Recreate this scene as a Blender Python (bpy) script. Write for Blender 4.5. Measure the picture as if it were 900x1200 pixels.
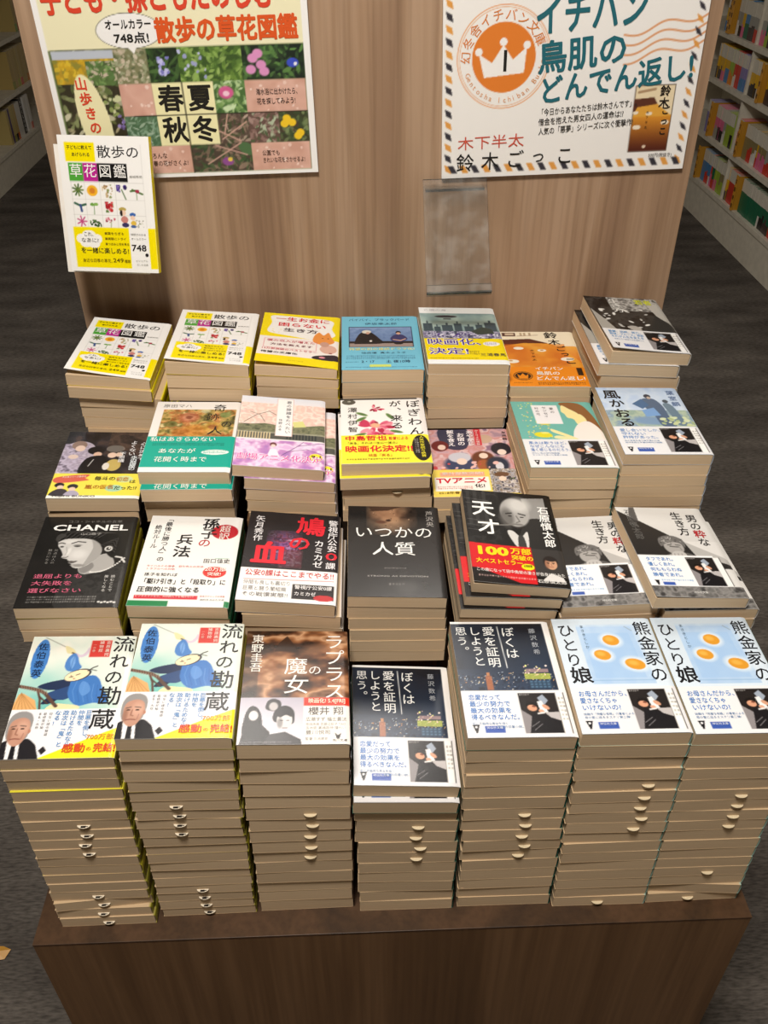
import bpy, math, random
import numpy as np
from mathutils import Matrix, Vector, Euler

# ------------------------------------------------------------------ scene, camera, light
scene = bpy.context.scene
for o in list(bpy.data.objects):
    bpy.data.objects.remove(o)
COL = scene.collection
MM = 0.001
TZ = 550.0                      # table-top height above the floor (mm); table frame z=0 is the table top

cam_d = bpy.data.cameras.new('camera')
cam = bpy.data.objects.new('camera', cam_d)
COL.objects.link(cam)
right = Vector((0.99927819, -0.03787116, -0.00297988))
down = Vector((-0.02517274, -0.60137942, -0.79856692))
fwd = Vector((0.02845062, 0.79806552, -0.60189865))
R = Matrix((right, -down, -fwd)).transposed()
cam.matrix_world = Matrix.Translation(Vector((-29.12, -479.25, 939.76 + TZ)) * MM) @ R.to_4x4()
cam_d.sensor_fit = 'VERTICAL'
cam_d.sensor_height = 36.0
cam_d.lens = 36.0 * 1010 / 1200
cam_d.clip_start = 0.02
scene.camera = cam

scene.view_settings.view_transform = 'Standard'
scene.view_settings.look = 'None'
scene.view_settings.gamma = 1.0
scene.view_settings.use_curve_mapping = False
scene.view_settings.exposure = 0.0

world = bpy.data.worlds.new('world')
scene.world = world
world.use_nodes = True
bg = world.node_tree.nodes['Background']
bg.inputs[0].default_value = (1.0, 0.93, 0.84, 1)
bg.inputs[1].default_value = 0.10


def area(name, loc, size, power, color=(1.0, 0.90, 0.76), aim=None, shape='RECTANGLE', sy=None):
    d = bpy.data.lights.new(name, 'AREA')
    d.shape = shape
    d.size = size * MM
    if sy:
        d.size_y = sy * MM
    else:
        d.size_y = size * MM
    d.energy = power
    d.color = color
    o = bpy.data.objects.new(name, d)
    COL.objects.link(o)
    o.location = (loc[0] * MM, loc[1] * MM, (loc[2] + TZ) * MM)
    if aim is not None:
        v = Vector((aim[0] - loc[0], aim[1] - loc[1], aim[2] - loc[2]))
        o.rotation_euler = v.to_track_quat('-Z', 'Y').to_euler()
    return o


# ceiling lamps of the shop (all just under the ceiling, 2.6 m above the floor)
WARM = (1.0, 0.945, 0.875)
area('ceiling_lamp_behind_panel', (300, 1400, 2000), 200, 14, WARM, sy=900)
area('ceiling_lamp_behind_panel_left', (-230, 1450, 2000), 200, 14, WARM, sy=900)
area('ceiling_lamp_over_table', (-170, -400, 2000), 320, 39, WARM, aim=(20, 300, 250))
area('ceiling_lamp_aisle', (-600, 3000, 2000), 1000, 5, WARM)

# ------------------------------------------------------------------ materials
def lin(c):
    c = c / 255.0
    return c / 12.92 if c <= 0.04045 else ((c + 0.055) / 1.055) ** 2.4


def hexc(h):
    if isinstance(h, str):
        return np.array([int(h[i:i + 2], 16) for i in (0, 2, 4)], float)
    return np.array(h, float)


def lin4(h):
    c = hexc(h)
    return (lin(c[0]), lin(c[1]), lin(c[2]), 1.0)


def new_mat(name, rough=0.5, spec=0.5, color='808080'):
    m = bpy.data.materials.new(name)
    m.use_nodes = True
    b = m.node_tree.nodes['Principled BSDF']
    b.inputs['Roughness'].default_value = rough
    b.inputs['Specular IOR Level'].default_value = spec
    b.inputs['Base Color'].default_value = lin4(color)
    return m, m.node_tree, b


def ramp(nt, fac, stops):
    r = nt.nodes.new('ShaderNodeValToRGB')
    els = r.color_ramp.elements
    while len(els) < len(stops):
        els.new(0.5)
    for e, (p, c) in zip(els, stops):
        e.position = p
        e.color = lin4(c)
    nt.links.new(fac, r.inputs[0])
    return r.outputs[0]


def mat_art(name, rough, coat=0.0):
    m, nt, b = new_mat(name, rough, 0.4)
    a = nt.nodes.new('ShaderNodeAttribute')
    a.attribute_name = 'art'
    nt.links.new(a.outputs['Color'], b.inputs['Base Color'])
    b.inputs['Coat Weight'].default_value = coat
    b.inputs['Coat Roughness'].default_value = 0.12
    return m


M_ART = mat_art('printed_laminated_paper', 0.26, 0.0)
M_BOARD = mat_art('printed_poster_paper', 0.5)


def mat_page():
    m, nt, b = new_mat('cream_page_edges', 0.85, 0.2)
    tc = nt.nodes.new('ShaderNodeTexCoord')
    mp = nt.nodes.new('ShaderNodeMapping')
    mp.inputs['Scale'].default_value = (3, 3, 2600)
    nt.links.new(tc.outputs['Object'], mp.inputs[0])
    n = nt.nodes.new('ShaderNodeTexNoise')
    n.inputs['Scale'].default_value = 1.0
    n.inputs['Detail'].default_value = 2.0
    nt.links.new(mp.outputs[0], n.inputs['Vector'])
    c = ramp(nt, n.outputs['Fac'], [(0.25, 'c6aa88'), (0.5, 'd5bb99'), (0.75, 'e0c8a8')])
    oi = nt.nodes.new('ShaderNodeObjectInfo')
    hs = nt.nodes.new('ShaderNodeHueSaturation')
    mr = nt.nodes.new('ShaderNodeMapRange')
    mr.inputs['To Min'].default_value = 0.9
    mr.inputs['To Max'].default_value = 1.05
    nt.links.new(oi.outputs['Random'], mr.inputs[0])
    nt.links.new(mr.outputs[0], hs.inputs['Value'])
    nt.links.new(c, hs.inputs['Color'])
    nt.links.new(hs.outputs[0], b.inputs['Base Color'])
    bp = nt.nodes.new('ShaderNodeBump')
    bp.inputs['Strength'].default_value = 0.25
    bp.inputs['Distance'].default_value = 0.0003
    nt.links.new(n.outputs['Fac'], bp.inputs['Height'])
    nt.links.new(bp.outputs[0], b.inputs['Normal'])
    return m


M_PAGE = mat_page()


def mat_wood(name, dark, mid, light, rough=0.45, off=0.0):
    m, nt, b = new_mat(name, rough, 0.4)
    tc = nt.nodes.new('ShaderNodeTexCoord')
    mp = nt.nodes.new('ShaderNodeMapping')
    mp.inputs['Scale'].default_value = (9, 9, 0.55)
    mp.inputs['Location'].default_value = (off, off * 0.7, off * 0.3)
    nt.links.new(tc.outputs['Object'], mp.inputs[0])
    n = nt.nodes.new('ShaderNodeTexNoise')
    n.inputs['Scale'].default_value = 1.6
    n.inputs['Detail'].default_value = 5
    n.inputs['Distortion'].default_value = 0.9
    nt.links.new(mp.outputs[0], n.inputs['Vector'])
    mp2 = nt.nodes.new('ShaderNodeMapping')
    mp2.inputs['Scale'].default_value = (160, 160, 3.0)
    nt.links.new(tc.outputs['Object'], mp2.inputs[0])
    n2 = nt.nodes.new('ShaderNodeTexNoise')
    n2.inputs['Scale'].default_value = 1.0
    n2.inputs['Detail'].default_value = 3
    nt.links.new(mp2.outputs[0], n2.inputs['Vector'])
    c1 = ramp(nt, n.outputs['Fac'], [(0.28, dark), (0.47, mid), (0.56, light), (0.72, mid)])
    c2 = ramp(nt, n2.outputs['Fac'], [(0.3, 'd0cac4'), (0.6, 'ffffff')])
    mx = nt.nodes.new('ShaderNodeMix')
    mx.data_type = 'RGBA'
    mx.blend_type = 'MULTIPLY'
    mx.inputs[0].default_value = 0.6
    nt.links.new(c1, mx.inputs[6])
    nt.links.new(c2, mx.inputs[7])
    nt.links.new(mx.outputs[2], b.inputs['Base Color'])
    return m


M_PANEL = mat_wood('walnut_laminate_panel', '8c6f58', 'a28469', 'ae9177')
M_TABLETOP = mat_wood('dark_walnut_laminate_top', '3a2819', '49331f', '543b26', off=1.3)
M_TABLE = mat_wood('dark_walnut_laminate', '5c4229', '705236', '7c5d40', off=3.1)


def mat_floor():
    m, nt, b = new_mat('grey_carpet_tile', 0.95, 0.1)
    tc = nt.nodes.new('ShaderNodeTexCoord')
    mp = nt.nodes.new('ShaderNodeMapping')
    mp.inputs['Scale'].default_value = (2.6, 7.5, 1)
    nt.links.new(tc.outputs['Object'], mp.inputs[0])
    n = nt.nodes.new('ShaderNodeTexNoise')
    n.inputs['Scale'].default_value = 1.3
    n.inputs['Detail'].default_value = 4
    nt.links.new(mp.outputs[0], n.inputs['Vector'])
    mp2 = nt.nodes.new('ShaderNodeMapping')
    mp2.inputs['Scale'].default_value = (60, 260, 1)
    nt.links.new(tc.outputs['Object'], mp2.inputs[0])
    n2 = nt.nodes.new('ShaderNodeTexNoise')
    n2.inputs['Scale'].default_value = 1.0
    nt.links.new(mp2.outputs[0], n2.inputs['Vector'])
    c1 = ramp(nt, n.outputs['Fac'], [(0.3, '4e4843'), (0.5, '5f5953'), (0.7, '706962')])
    c2 = ramp(nt, n2.outputs['Fac'], [(0.25, '707070'), (0.65, 'ffffff')])
    mx = nt.nodes.new('ShaderNodeMix')
    mx.data_type = 'RGBA'
    mx.blend_type = 'MULTIPLY'
    mx.inputs[0].default_value = 0.7
    nt.links.new(c1, mx.inputs[6])
    nt.links.new(c2, mx.inputs[7])
    nt.links.new(mx.outputs[2], b.inputs['Base Color'])
    bp = nt.nodes.new('ShaderNodeBump')
    bp.inputs['Strength'].default_value = 0.5
    bp.inputs['Distance'].default_value = 0.002
    nt.links.new(n2.outputs['Fac'], bp.inputs['Height'])
    nt.links.new(bp.outputs[0], b.inputs['Normal'])
    return m


def mat_plain(name, color, rough=0.5, var=0.06, scale=30):
    m, nt, b = new_mat(name, rough, 0.4, color)
    tc = nt.nodes.new('ShaderNodeTexCoord')
    n = nt.nodes.new('ShaderNodeTexNoise')
    n.inputs['Scale'].default_value = scale
    nt.links.new(tc.outputs['Object'], n.inputs['Vector'])
    c = hexc(color)
    c0 = tuple(np.clip(c * (1 - var), 0, 255))
    c1 = tuple(np.clip(c * (1 + var), 0, 255))
    nt.links.new(ramp(nt, n.outputs['Fac'], [(0.35, c0), (0.65, c1)]), b.inputs['Base Color'])
    return m


M_FLOOR = mat_floor()
M_SHELF = mat_plain('cream_painted_steel', 'cfc8b8', 0.45, 0.03)
M_WALL = mat_plain('warm_white_paint', 'd8d0c2', 0.8, 0.03)
M_SLIP = mat_plain('white_slip_paper', 'ece3d2', 0.7, 0.03)
M_CARD = mat_plain('white_card', 'efeae2', 0.55, 0.02)
M_DARK = mat_plain('black_print', '1c1a19', 0.6, 0.05)


def mat_acrylic():
    m = bpy.data.materials.new('scuffed_clear_acrylic')
    m.use_nodes = True
    nt = m.node_tree
    nt.nodes.clear()
    out = nt.nodes.new('ShaderNodeOutputMaterial')
    tr = nt.nodes.new('ShaderNodeBsdfTransparent')
    tr.inputs[0].default_value = (0.93, 0.93, 0.92, 1)
    gl = nt.nodes.new('ShaderNodeBsdfGlossy')
    gl.inputs['Roughness'].default_value = 0.06
    gl.inputs['Color'].default_value = (0.22, 0.22, 0.22, 1)
    df = nt.nodes.new('ShaderNodeBsdfDiffuse')
    df.inputs['Color'].default_value = (0.8, 0.78, 0.74, 1)
    fr = nt.nodes.new('ShaderNodeFresnel')
    fr.inputs['IOR'].default_value = 1.45
    m1 = nt.nodes.new('ShaderNodeMixShader')
    nt.links.new(fr.outputs[0], m1.inputs[0])
    nt.links.new(tr.outputs[0], m1.inputs[1])
    nt.links.new(gl.outputs[0], m1.inputs[2])
    tc = nt.nodes.new('ShaderNodeTexCoord')
    n = nt.nodes.new('ShaderNodeTexNoise')
    n.inputs['Scale'].default_value = 45
    n.inputs['Detail'].default_value = 4
    nt.links.new(tc.outputs['Object'], n.inputs['Vector'])
    mr = nt.nodes.new('ShaderNodeMapRange')
    mr.inputs['From Min'].default_value = 0.45
    mr.inputs['From Max'].default_value = 0.8
    mr.inputs['To Min'].default_value = 0.03
    mr.inputs['To Max'].default_value = 0.13
    nt.links.new(n.outputs['Fac'], mr.inputs[0])
    m2 = nt.nodes.new('ShaderNodeMixShader')
    nt.links.new(mr.outputs[0], m2.inputs[0])
    nt.links.new(m1.outputs[0], m2.inputs[1])
    nt.links.new(df.outputs[0], m2.inputs[2])
    nt.links.new(m2.outputs[0], out.inputs[0])
    return m


M_ACRYLIC = mat_acrylic()

# ------------------------------------------------------------------ mesh helpers (millimetres in, metres out)
class MB:
    def __init__(self):
        self.V, self.F, self.C, self.n = [], [], [], 0

    def add(self, V, F, c=None):
        V = np.asarray(V, float).reshape(-1, 3)
        self.V.append(V)
        self.F += [tuple(i + self.n for i in f) for f in F]
        if c is None:
            c = 'ffffff'
        if isinstance(c, str) or np.ndim(c) == 1:
            c = np.tile(hexc(c), (len(V), 1))
        self.C.append(np.asarray(c, float))
        self.n += len(V)

    def box(self, x0, y0, z0, x1, y1, z1, c=None):
        V = [(x0, y0, z0), (x1, y0, z0), (x1, y1, z0), (x0, y1, z0), (x0, y0, z1), (x1, y0, z1), (x1, y1, z1), (x0, y1, z1)]
        F = [(3, 2, 1, 0), (4, 5, 6, 7), (0, 1, 5, 4), (1, 2, 6, 5), (2, 3, 7, 6), (3, 0, 4, 7)]
        self.add(V, F, c)

    def extrude_xz(self, prof, y0, y1, c=None):
        """closed profile of (x,z) points, extruded along y"""
        n = len(prof)
        V = [(x, y0, z) for x, z in prof] + [(x, y1, z) for x, z in prof]
        F = [(i, (i + 1) % n, (i + 1) % n + n, i + n) for i in range(n)]
        F += [tuple(range(n - 1, -1, -1)), tuple(range(n, 2 * n))]
        if c is not None and not isinstance(c, str) and np.ndim(c) == 2:
            c = np.concatenate([c, c])
        self.add(V, F, c)

    def mesh(self, name, mat, bevel=0):
        V = np.concatenate(self.V) * MM
        me = bpy.data.meshes.new(name)
        me.from_pydata(V.tolist(), [], self.F)
        me.update()
        C = np.concatenate(self.C) / 255.0
        L = np.where(C <= 0.04045, C / 12.92, ((C + 0.055) / 1.055) ** 2.4)
        at = me.color_attributes.new('art', 'FLOAT_COLOR', 'POINT')
        at.data.foreach_set('color', np.concatenate([L, np.ones((len(L), 1))], 1).astype(np.float32).ravel())
        me.materials.append(mat)
        return me


def link(name, me, parent=None, loc=None, rot=None):
    o = bpy.data.objects.new(name, me)
    COL.objects.link(o)
    if parent is not None:
        o.parent = parent
    if loc is not None:
        o.location = Vector(loc) * MM
    if rot is not None:
        o.rotation_euler = rot
    return o


def tag(o, label=None, cat=None, group=None, kind=None):
    for k, v in (('label', label), ('category', cat), ('group', group), ('kind', kind)):
        if v:
            o[k] = v
    return o


def bevel(o, w, seg=2):
    b = o.modifiers.new('bevel', 'BEVEL')
    b.width = w * MM
    b.segments = seg
    b.limit_method = 'ANGLE'
    return o


def empty(name, loc=(0, 0, 0), rot=(0, 0, 0)):
    o = bpy.data.objects.new(name, None)
    COL.objects.link(o)
    o.location = Vector(loc) * MM
    o.rotation_euler = rot
    o.empty_display_size = 0.02
    return o


# ------------------------------------------------------------------ printed artwork
TEXTS = {}


class Art:
    """A printed sheet W x H mm. x and y in percent (y down), radii and sizes in mm."""

    def __init__(s, W, H, base, cell=0.8, edge=None):
        s.W, s.H = W, H
        s.nx, s.ny = int(W / cell) + 1, int(H / cell) + 1
        x = np.linspace(0, W, s.nx)
        y = np.linspace(0, H, s.ny)
        s.X, s.Y = np.meshgrid(x, y)
        s.cell = cell
        s.A = np.tile(hexc(base), (s.ny, s.nx, 1))
        s.T = []
        s.band = None
        s.edge = edge or base
        s.spine = base

    def _b(s, m, c):
        m = np.clip(m, 0, 1)[..., None]
        c = hexc(c) if isinstance(c, str) or np.ndim(c) == 1 else c
        s.A = s.A * (1 - m) + c * m

    def _rm(s, x0, y0, x1, y1):
        k = s.cell
        X0, X1, Y0, Y1 = x0 * s.W / 100, x1 * s.W / 100, y0 * s.H / 100, y1 * s.H / 100
        cl = lambda v: np.clip(v / k + 0.5, 0, 1)
        return cl(s.X - X0) * cl(X1 - s.X) * cl(s.Y - Y0) * cl(Y1 - s.Y)

    def r(s, x0, y0, x1, y1, c, al=1):
        s._b(s._rm(x0, y0, x1, y1) * al, c)

    def e(s, cx, cy, rx, ry, c, soft=0.12, rot=0, al=1, clip=None):
        R_ = max(rx, ry) * 1.6 + 2 * s.cell
        X0, Y0 = cx * s.W / 100, cy * s.H / 100
        i0, i1 = max(0, int((X0 - R_) / s.cell)), int((X0 + R_) / s.cell) + 2
        j0, j1 = max(0, int((Y0 - R_) / s.cell)), int((Y0 + R_) / s.cell) + 2
        if i1 <= 0 or j1 <= 0 or i0 >= s.nx or j0 >= s.ny:
            return
        w = (slice(j0, j1), slice(i0, i1))
        dx, dy = s.X[w] - X0, s.Y[w] - Y0
        a = math.radians(rot)
        u, v = dx * math.cos(a) + dy * math.sin(a), -dx * math.sin(a) + dy * math.cos(a)
        d = np.sqrt((u / rx) ** 2 + (v / ry) ** 2)
        m = np.clip((1 - d) / max(soft, 0.5 * s.cell / min(rx, ry)) + 0.5, 0, 1) * al
        if clip:
            m = m * s._rm(*clip)[w]
        m = m[..., None]
        s.A[w] = s.A[w] * (1 - m) + hexc(c) * m

    def ps(s, pts, c, al=1, k=5):
        """closed smooth outline through the points"""
        n = len(pts)
        out = []
        for i in range(n):
            p0, p1, p2, p3 = (np.array(pts[(i + d) % n], float) for d in (-1, 0, 1, 2))
            for j in range(k):
                t = j / k
                out.append(tuple(0.5 * (2 * p1 + (p2 - p0) * t + (2 * p0 - 5 * p1 + 4 * p2 - p3) * t * t + (3 * p1 - p0 - 3 * p2 + p3) * t ** 3)))
        s.p(out, c, al)

    def leaves(s, x0, y0, x1, y1, base, cols, n, size, seed=0, slim=.38):
        s.r(x0, y0, x1, y1, base)
        r = random.Random(seed)
        for _ in range(n):
            q = size * r.uniform(.5, 1.3)
            s.e(r.uniform(x0, x1), r.uniform(y0, y1), q, q * slim * r.uniform(.7, 1.4), r.choice(cols), .35, r.uniform(0, 180), al=r.uniform(.6, 1), clip=(x0, y0, x1, y1))

    def p(s, pts, c, al=1):
        P = [(x * s.W / 100, y * s.H / 100) for x, y in pts]
        m = np.zeros_like(s.X)
        for ox, oy in ((-.25, -.25), (.25, -.25), (.25, .25), (-.25, .25)):
            ins = np.zeros(s.X.shape, bool)
            X, Y = s.X + ox * s.cell, s.Y + oy * s.cell
            for (xa, ya), (xb, yb) in zip(P, P[1:] + P[:1]):
                if ya == yb:
                    continue
                cond = ((ya > Y) != (yb > Y)) & (X < (xb - xa) * (Y - ya) / (yb - ya) + xa)
                ins ^= cond
            m += ins * 0.25
        s._b(m * al, c)

    def l(s, pts, w, c, al=1):
        P = [np.array((x * s.W / 100, y * s.H / 100)) for x, y in pts]
        d = np.full(s.X.shape, 1e9)
        for a, b in zip(P, P[1:]):
            ab = b - a
            L = ab @ ab + 1e-9
            t = np.clip(((s.X - a[0]) * ab[0] + (s.Y - a[1]) * ab[1]) / L, 0, 1)
            d = np.minimum(d, np.hypot(s.X - a[0] - t * ab[0], s.Y - a[1] - t * ab[1]))
        s._b(np.clip((w / 2 - d) / s.cell + 0.5, 0, 1) * al, c)

    def n(s, x0, y0, x1, y1, cols, size=6, seed=0, al=1, oct=3, asp=1.0, mask=None):
        """mottled picture: value noise mapped through a list of colours"""
        rg = np.random.RandomState(seed)
        N = np.zeros_like(s.X)
        amp, tot = 1.0, 0
        for o in range(oct):
            sz = size / 2 ** o
            gx, gy = int(s.W / (sz * asp)) + 3, int(s.H / sz) + 3
            g = rg.rand(gy, gx)
            u, v = s.X / (sz * asp), s.Y / sz
            i, j = u.astype(int), v.astype(int)
            fu, fv = u - i, v - j
            fu, fv = fu * fu * (3 - 2 * fu), fv * fv * (3 - 2 * fv)
            N += amp * ((g[j, i] * (1 - fu) + g[j, i + 1] * fu) * (1 - fv) + (g[j + 1, i] * (1 - fu) + g[j + 1, i + 1] * fu) * fv)
            tot += amp
            amp *= 0.55
        N = np.clip((N / tot - 0.5) * 1.9 + 0.5, 0, 0.999) * (len(cols) - 1)
        C = np.array([hexc(c) for c in cols])
        k = N.astype(int)
        fr = (N - k)[..., None]
        img = C[k] * (1 - fr) + C[np.minimum(k + 1, len(cols) - 1)] * fr
        m = s._rm(x0, y0, x1, y1) * al
        if mask is not None:
            m = m * mask
        s._b(m, img)

    def g(s, x0, y0, x1, y1, c0, c1, horiz=False):
        if horiz:
            t = np.clip((s.X / s.W * 100 - x0) / (x1 - x0), 0, 1)
        else:
            t = np.clip((s.Y / s.H * 100 - y0) / (y1 - y0), 0, 1)
        s._b(s._rm(x0, y0, x1, y1), hexc(c0) * (1 - t[..., None]) + hexc(c1) * t[..., None])

    def dots(s, x0, y0, x1, y1, cols, n, r0, r1, seed=0, asp=1.0, soft=0.3):
        rg = random.Random(seed)
        for _ in range(n):
            r = rg.uniform(r0, r1)
            s.e(rg.uniform(x0, x1), rg.uniform(y0, y1), r, r * asp * rg.uniform(.6, 1), rg.choice(cols), soft, rg.uniform(0, 180), clip=(x0, y0, x1, y1))

    def t(s, txt, x, y, size, c, b=0, v=0, w=None, sp=1.0, rot=0):
        for ch in (txt if v else [txt]):
            if ch.strip():
                TEXTS[(ch, 0)] = None
        s.T.append((txt, x, y, size, c, b, v, w, sp, rot))

    def fine(s, x, y, w, n, size, c, lead=1.35, seed=1):
        """rows of print too small to read: short dark dashes the size of characters"""
        rg = random.Random(seed)
        for k in range(n):
            yy = y + k * size * lead / s.H * 100
            xx = x
            while xx < x + w - 1:
                ch = size * rg.uniform(.55, .85) / s.W * 100
                s.r(xx, yy, xx + ch, yy + size / s.H * 100 * rg.uniform(.6, 1), c, al=rg.uniform(.45, .8))
                xx += size / s.W * 100


def resolve_texts():
    objs = []
    for (s, b) in TEXTS:
        cu = bpy.data.curves.new('t', 'FONT')
        cu.body = s
        cu.resolution_u = 2
        o = bpy.data.objects.new('t', cu)
        COL.objects.link(o)
        objs.append(((s, b), o))
    dg = bpy.context.evaluated_depsgraph_get()
    for k, o in objs:
        ev = o.evaluated_get(dg)
        me = ev.to_mesh()
        V = np.zeros(len(me.vertices) * 3)
        me.vertices.foreach_get('co', V)
        F = [tuple(p.vertices) for p in me.polygons]
        TEXTS[k] = (V.reshape(-1, 3)[:, :2].copy(), F)
        ev.to_mesh_clear()
    for k, o in objs:
        cu = o.data
        bpy.data.objects.remove(o)
        bpy.data.curves.remove(cu)


def glyphs(txt, b=0):
    """outline of a character or line; bold = shifted copies, each a hair higher than the last (third column, mm)"""
    V, F = TEXTS[(txt, 0)]
    V = np.concatenate([V, np.zeros((len(V), 1))], 1)
    if b <= 0.25 or len(V) == 0:
        return V, F
    n = 4 if b < 1.3 else 8
    r = 0.0095 * b
    Vs, Fs = [V], list(F)
    for k in range(n):
        q = 2 * math.pi * (k + .5) / n
        Vs.append(V + [r * math.cos(q), r * math.sin(q), .012 * (k + 1)])
        o = len(V) * (k + 1)
        Fs += [tuple(i + o for i in f) for f in F]
    return np.concatenate(Vs), Fs


def text_geo(a):
    """yields (XY in mm from the sheet's top-left, y down; faces; colour)"""
    for (txt, x, y, size, c, b, v, w, sp, rot) in a.T:
        x0, y0 = x * a.W / 100, y * a.H / 100
        if not v:
            if not txt.strip():
                continue
            V, F = glyphs(txt, b)
            if len(V) == 0:
                continue
            sx = 1.0
            if w:
                sx = (w * a.W / 100) / (size * max(V[:, 0].max(), 0.2))
            P = np.stack([V[:, 0] * size * sx, (0.86 - V[:, 1]) * size], 1)
            if rot:
                q = math.radians(rot)
                P = np.stack([P[:, 0] * math.cos(q) - P[:, 1] * math.sin(q), P[:, 0] * math.sin(q) + P[:, 1] * math.cos(q)], 1)
            yield P + [x0, y0], V[:, 2], F, c
        else:
            sx = w or 1.0
            for i, ch in enumerate(txt):
                if not ch.strip():
                    continue
                V, F = glyphs(ch, b)
                if len(V) == 0:
                    continue
                P = np.stack([V[:, 0] - 0.5, 0.38 - V[:, 1]], 1)
                if ch in 'ー「」()〜―—':
                    P = np.stack([-P[:, 1], P[:, 0]], 1)
                elif ch in '、。':
                    P = P + [0.6, -0.6]
                P = P * size * [sx, 1]
                cx, cy = x0 + size * sx / 2, y0 + (i + 0.5) * size * sp
                if rot:
                    q = math.radians(rot)
                    cy0 = cy - y0
                    cx, cy = cx - cy0 * math.sin(q), y0 + cy0 * math.cos(q)
                yield P + [cx, cy], V[:, 2], F, c

# ------------------------------------------------------------------ the covers
BW, BH = 103.6, 147.5
INK = '1b1a1c'
WHITE = 'e6e3dc'


def head(a, cx, cy, r, skin='d9a98a', hair='1d1a1a', shade='a87a60', turn=0.25, grey=None, top=0.9):
    """a small printed portrait head (radius r mm)"""
    k = 100.0 / a.W
    ky = 100.0 / a.H
    a.e(cx, cy - 0.25 * r * ky, r * 1.02, r * 1.1, hair, .15)
    a.e(cx + 0.04 * r * k, cy + 0.12 * r * ky, r * .82, r * 1.05, skin, .12)
    a.e(cx - turn * 2.2 * r * k, cy + 0.2 * r * ky, r * .3, r * .8, shade, .6, al=.6)
    a.e(cx + .1 * r * k, cy - .72 * r * ky, r * .8, r * .42 * top, hair, .2)
    for sx in (-.34, .36):
        a.l([(cx + (sx - .16) * r * k, cy - .12 * r * ky), (cx + (sx + .16) * r * k, cy - .14 * r * ky)], r * .1, hair, .8)
        a.e(cx + sx * r * k, cy + .04 * r * ky, r * .12, r * .07, '1c1512', .3)
    a.l([(cx + .04 * r * k, cy + .1 * r * ky), (cx + .1 * r * k, cy + .42 * r * ky)], r * .1, shade, .7)
    a.l([(cx - .2 * r * k, cy + .66 * r * ky), (cx + .28 * r * k, cy + .65 * r * ky)], r * .1, '8a4a40' if grey is None else grey, .9)


def reader_photo(a, x0, y0, x1, y1):
    """the photo on the paper bands: a man in a dark suit leaning back with an open white book"""
    fx = lambda u: x0 + (x1 - x0) * u
    fy = lambda v: y0 + (y1 - y0) * v
    W = (x1 - x0) * a.W / 100
    q = (x0, y0, x1, y1)
    a.r(x0, y0, x1, y1, '241f1e')
    a.p([(fx(0), fy(.42)), (fx(.3), fy(.62)), (fx(.26), fy(1)), (fx(0), fy(1))], '8d8788')
    a.p([(fx(.28), fy(.5)), (fx(.62), fy(.55)), (fx(1), fy(.72)), (fx(1), fy(1)), (fx(.12), fy(1))], '1b191c')
    a.p([(fx(.62), fy(.5)), (fx(1), fy(.48)), (fx(1), fy(.7)), (fx(.75), fy(.62))], 'b9b3b2')
    a.e(fx(.33), fy(.33), W * .17, W * .13, '1a1514', .2, 15, clip=q)
    a.e(fx(.31), fy(.38), W * .13, W * .10, 'd79c7c', .2, 15, clip=q)
    a.e(fx(.36), fy(.34), W * .05, W * .03, '7a4634', .4, 15, clip=q)
    a.p([(fx(.5), fy(.12)), (fx(.66), fy(.04)), (fx(.78), fy(.2)), (fx(.6), fy(.34))], '9aa4b2')
    a.p([(fx(.47), fy(.22)), (fx(.6), fy(.2)), (fx(.72), fy(.5)), (fx(.52), fy(.5))], 'e8e6e4')
    a.e(fx(.68), fy(.36), W * .11, W * .06, 'd09a7c', .2, 40, clip=q)
    a.e(fx(.54), fy(.46), W * .08, W * .05, 'd6a084', .2, 20, clip=q)
    a.l([(fx(.44), fy(.52)), (fx(.6), fy(.5))], W * .05, 'e6e2df')
    a.l([(fx(.2), fy(.84)), (fx(.42), fy(.72))], W * .02, 'a7a3a4', .7)
    a.l([(fx(.26), fy(.92)), (fx(.48), fy(.78))], W * .02, 'a7a3a4', .7)
    a.fine(fx(.04), fy(.02), (x1 - x0) * .3, 1, 2.0, 'e8e6e2')


def reader_band(a, y0, lines, small, size=6.6, lw=None, blue='3878c0'):
    """white paper band with blue handwriting-like lines, a logo, a blue tag and the reader photo"""
    a.r(0, y0, 100, 100, 'e4e3e4')
    h = 98 - y0
    reader_photo(a, 53, y0 + 2.5, 88, 97)
    a.r(88, y0 + 2.5, 96, 97, 'f0eeea')
    a.l([(88.5, y0 + 2.5), (88.5, 97)], .5, '6a6662')
    a.l([(96, y0 + 2.5), (96, 97)], .9, '242020')
    a.fine(90, y0 + 6, 4.5, 6, 3.2, '8d8882', 1.55)
    for i, (t, w) in enumerate(lines):
        a.t(t, 6, y0 + 3.5 + i * size * 1.12 / a.H * 100, size, blue, b=.9, w=w)
    yy = y0 + 3.5 + len(lines) * size * 1.12 / a.H * 100 + 1
    for i, (t, x, w) in enumerate(small):
        a.t(t, x, yy + i * 3.9 / a.H * 100, 3.1, '4a78a8', w=w)
    a.p([(6, 90), (12.5, 90), (9.8, 96.5), (8.6, 96.5)], INK)
    a.e(9.2, 91.8, 1.2, 1.2, 'e4e3e4')
    a.r(17, 91, 35, 96.3, '3a57a6')
    a.t('祥伝社文庫', 18.2, 91.6, 3.0, 'dfe4f2', w=15)
    a.band = y0


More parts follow.
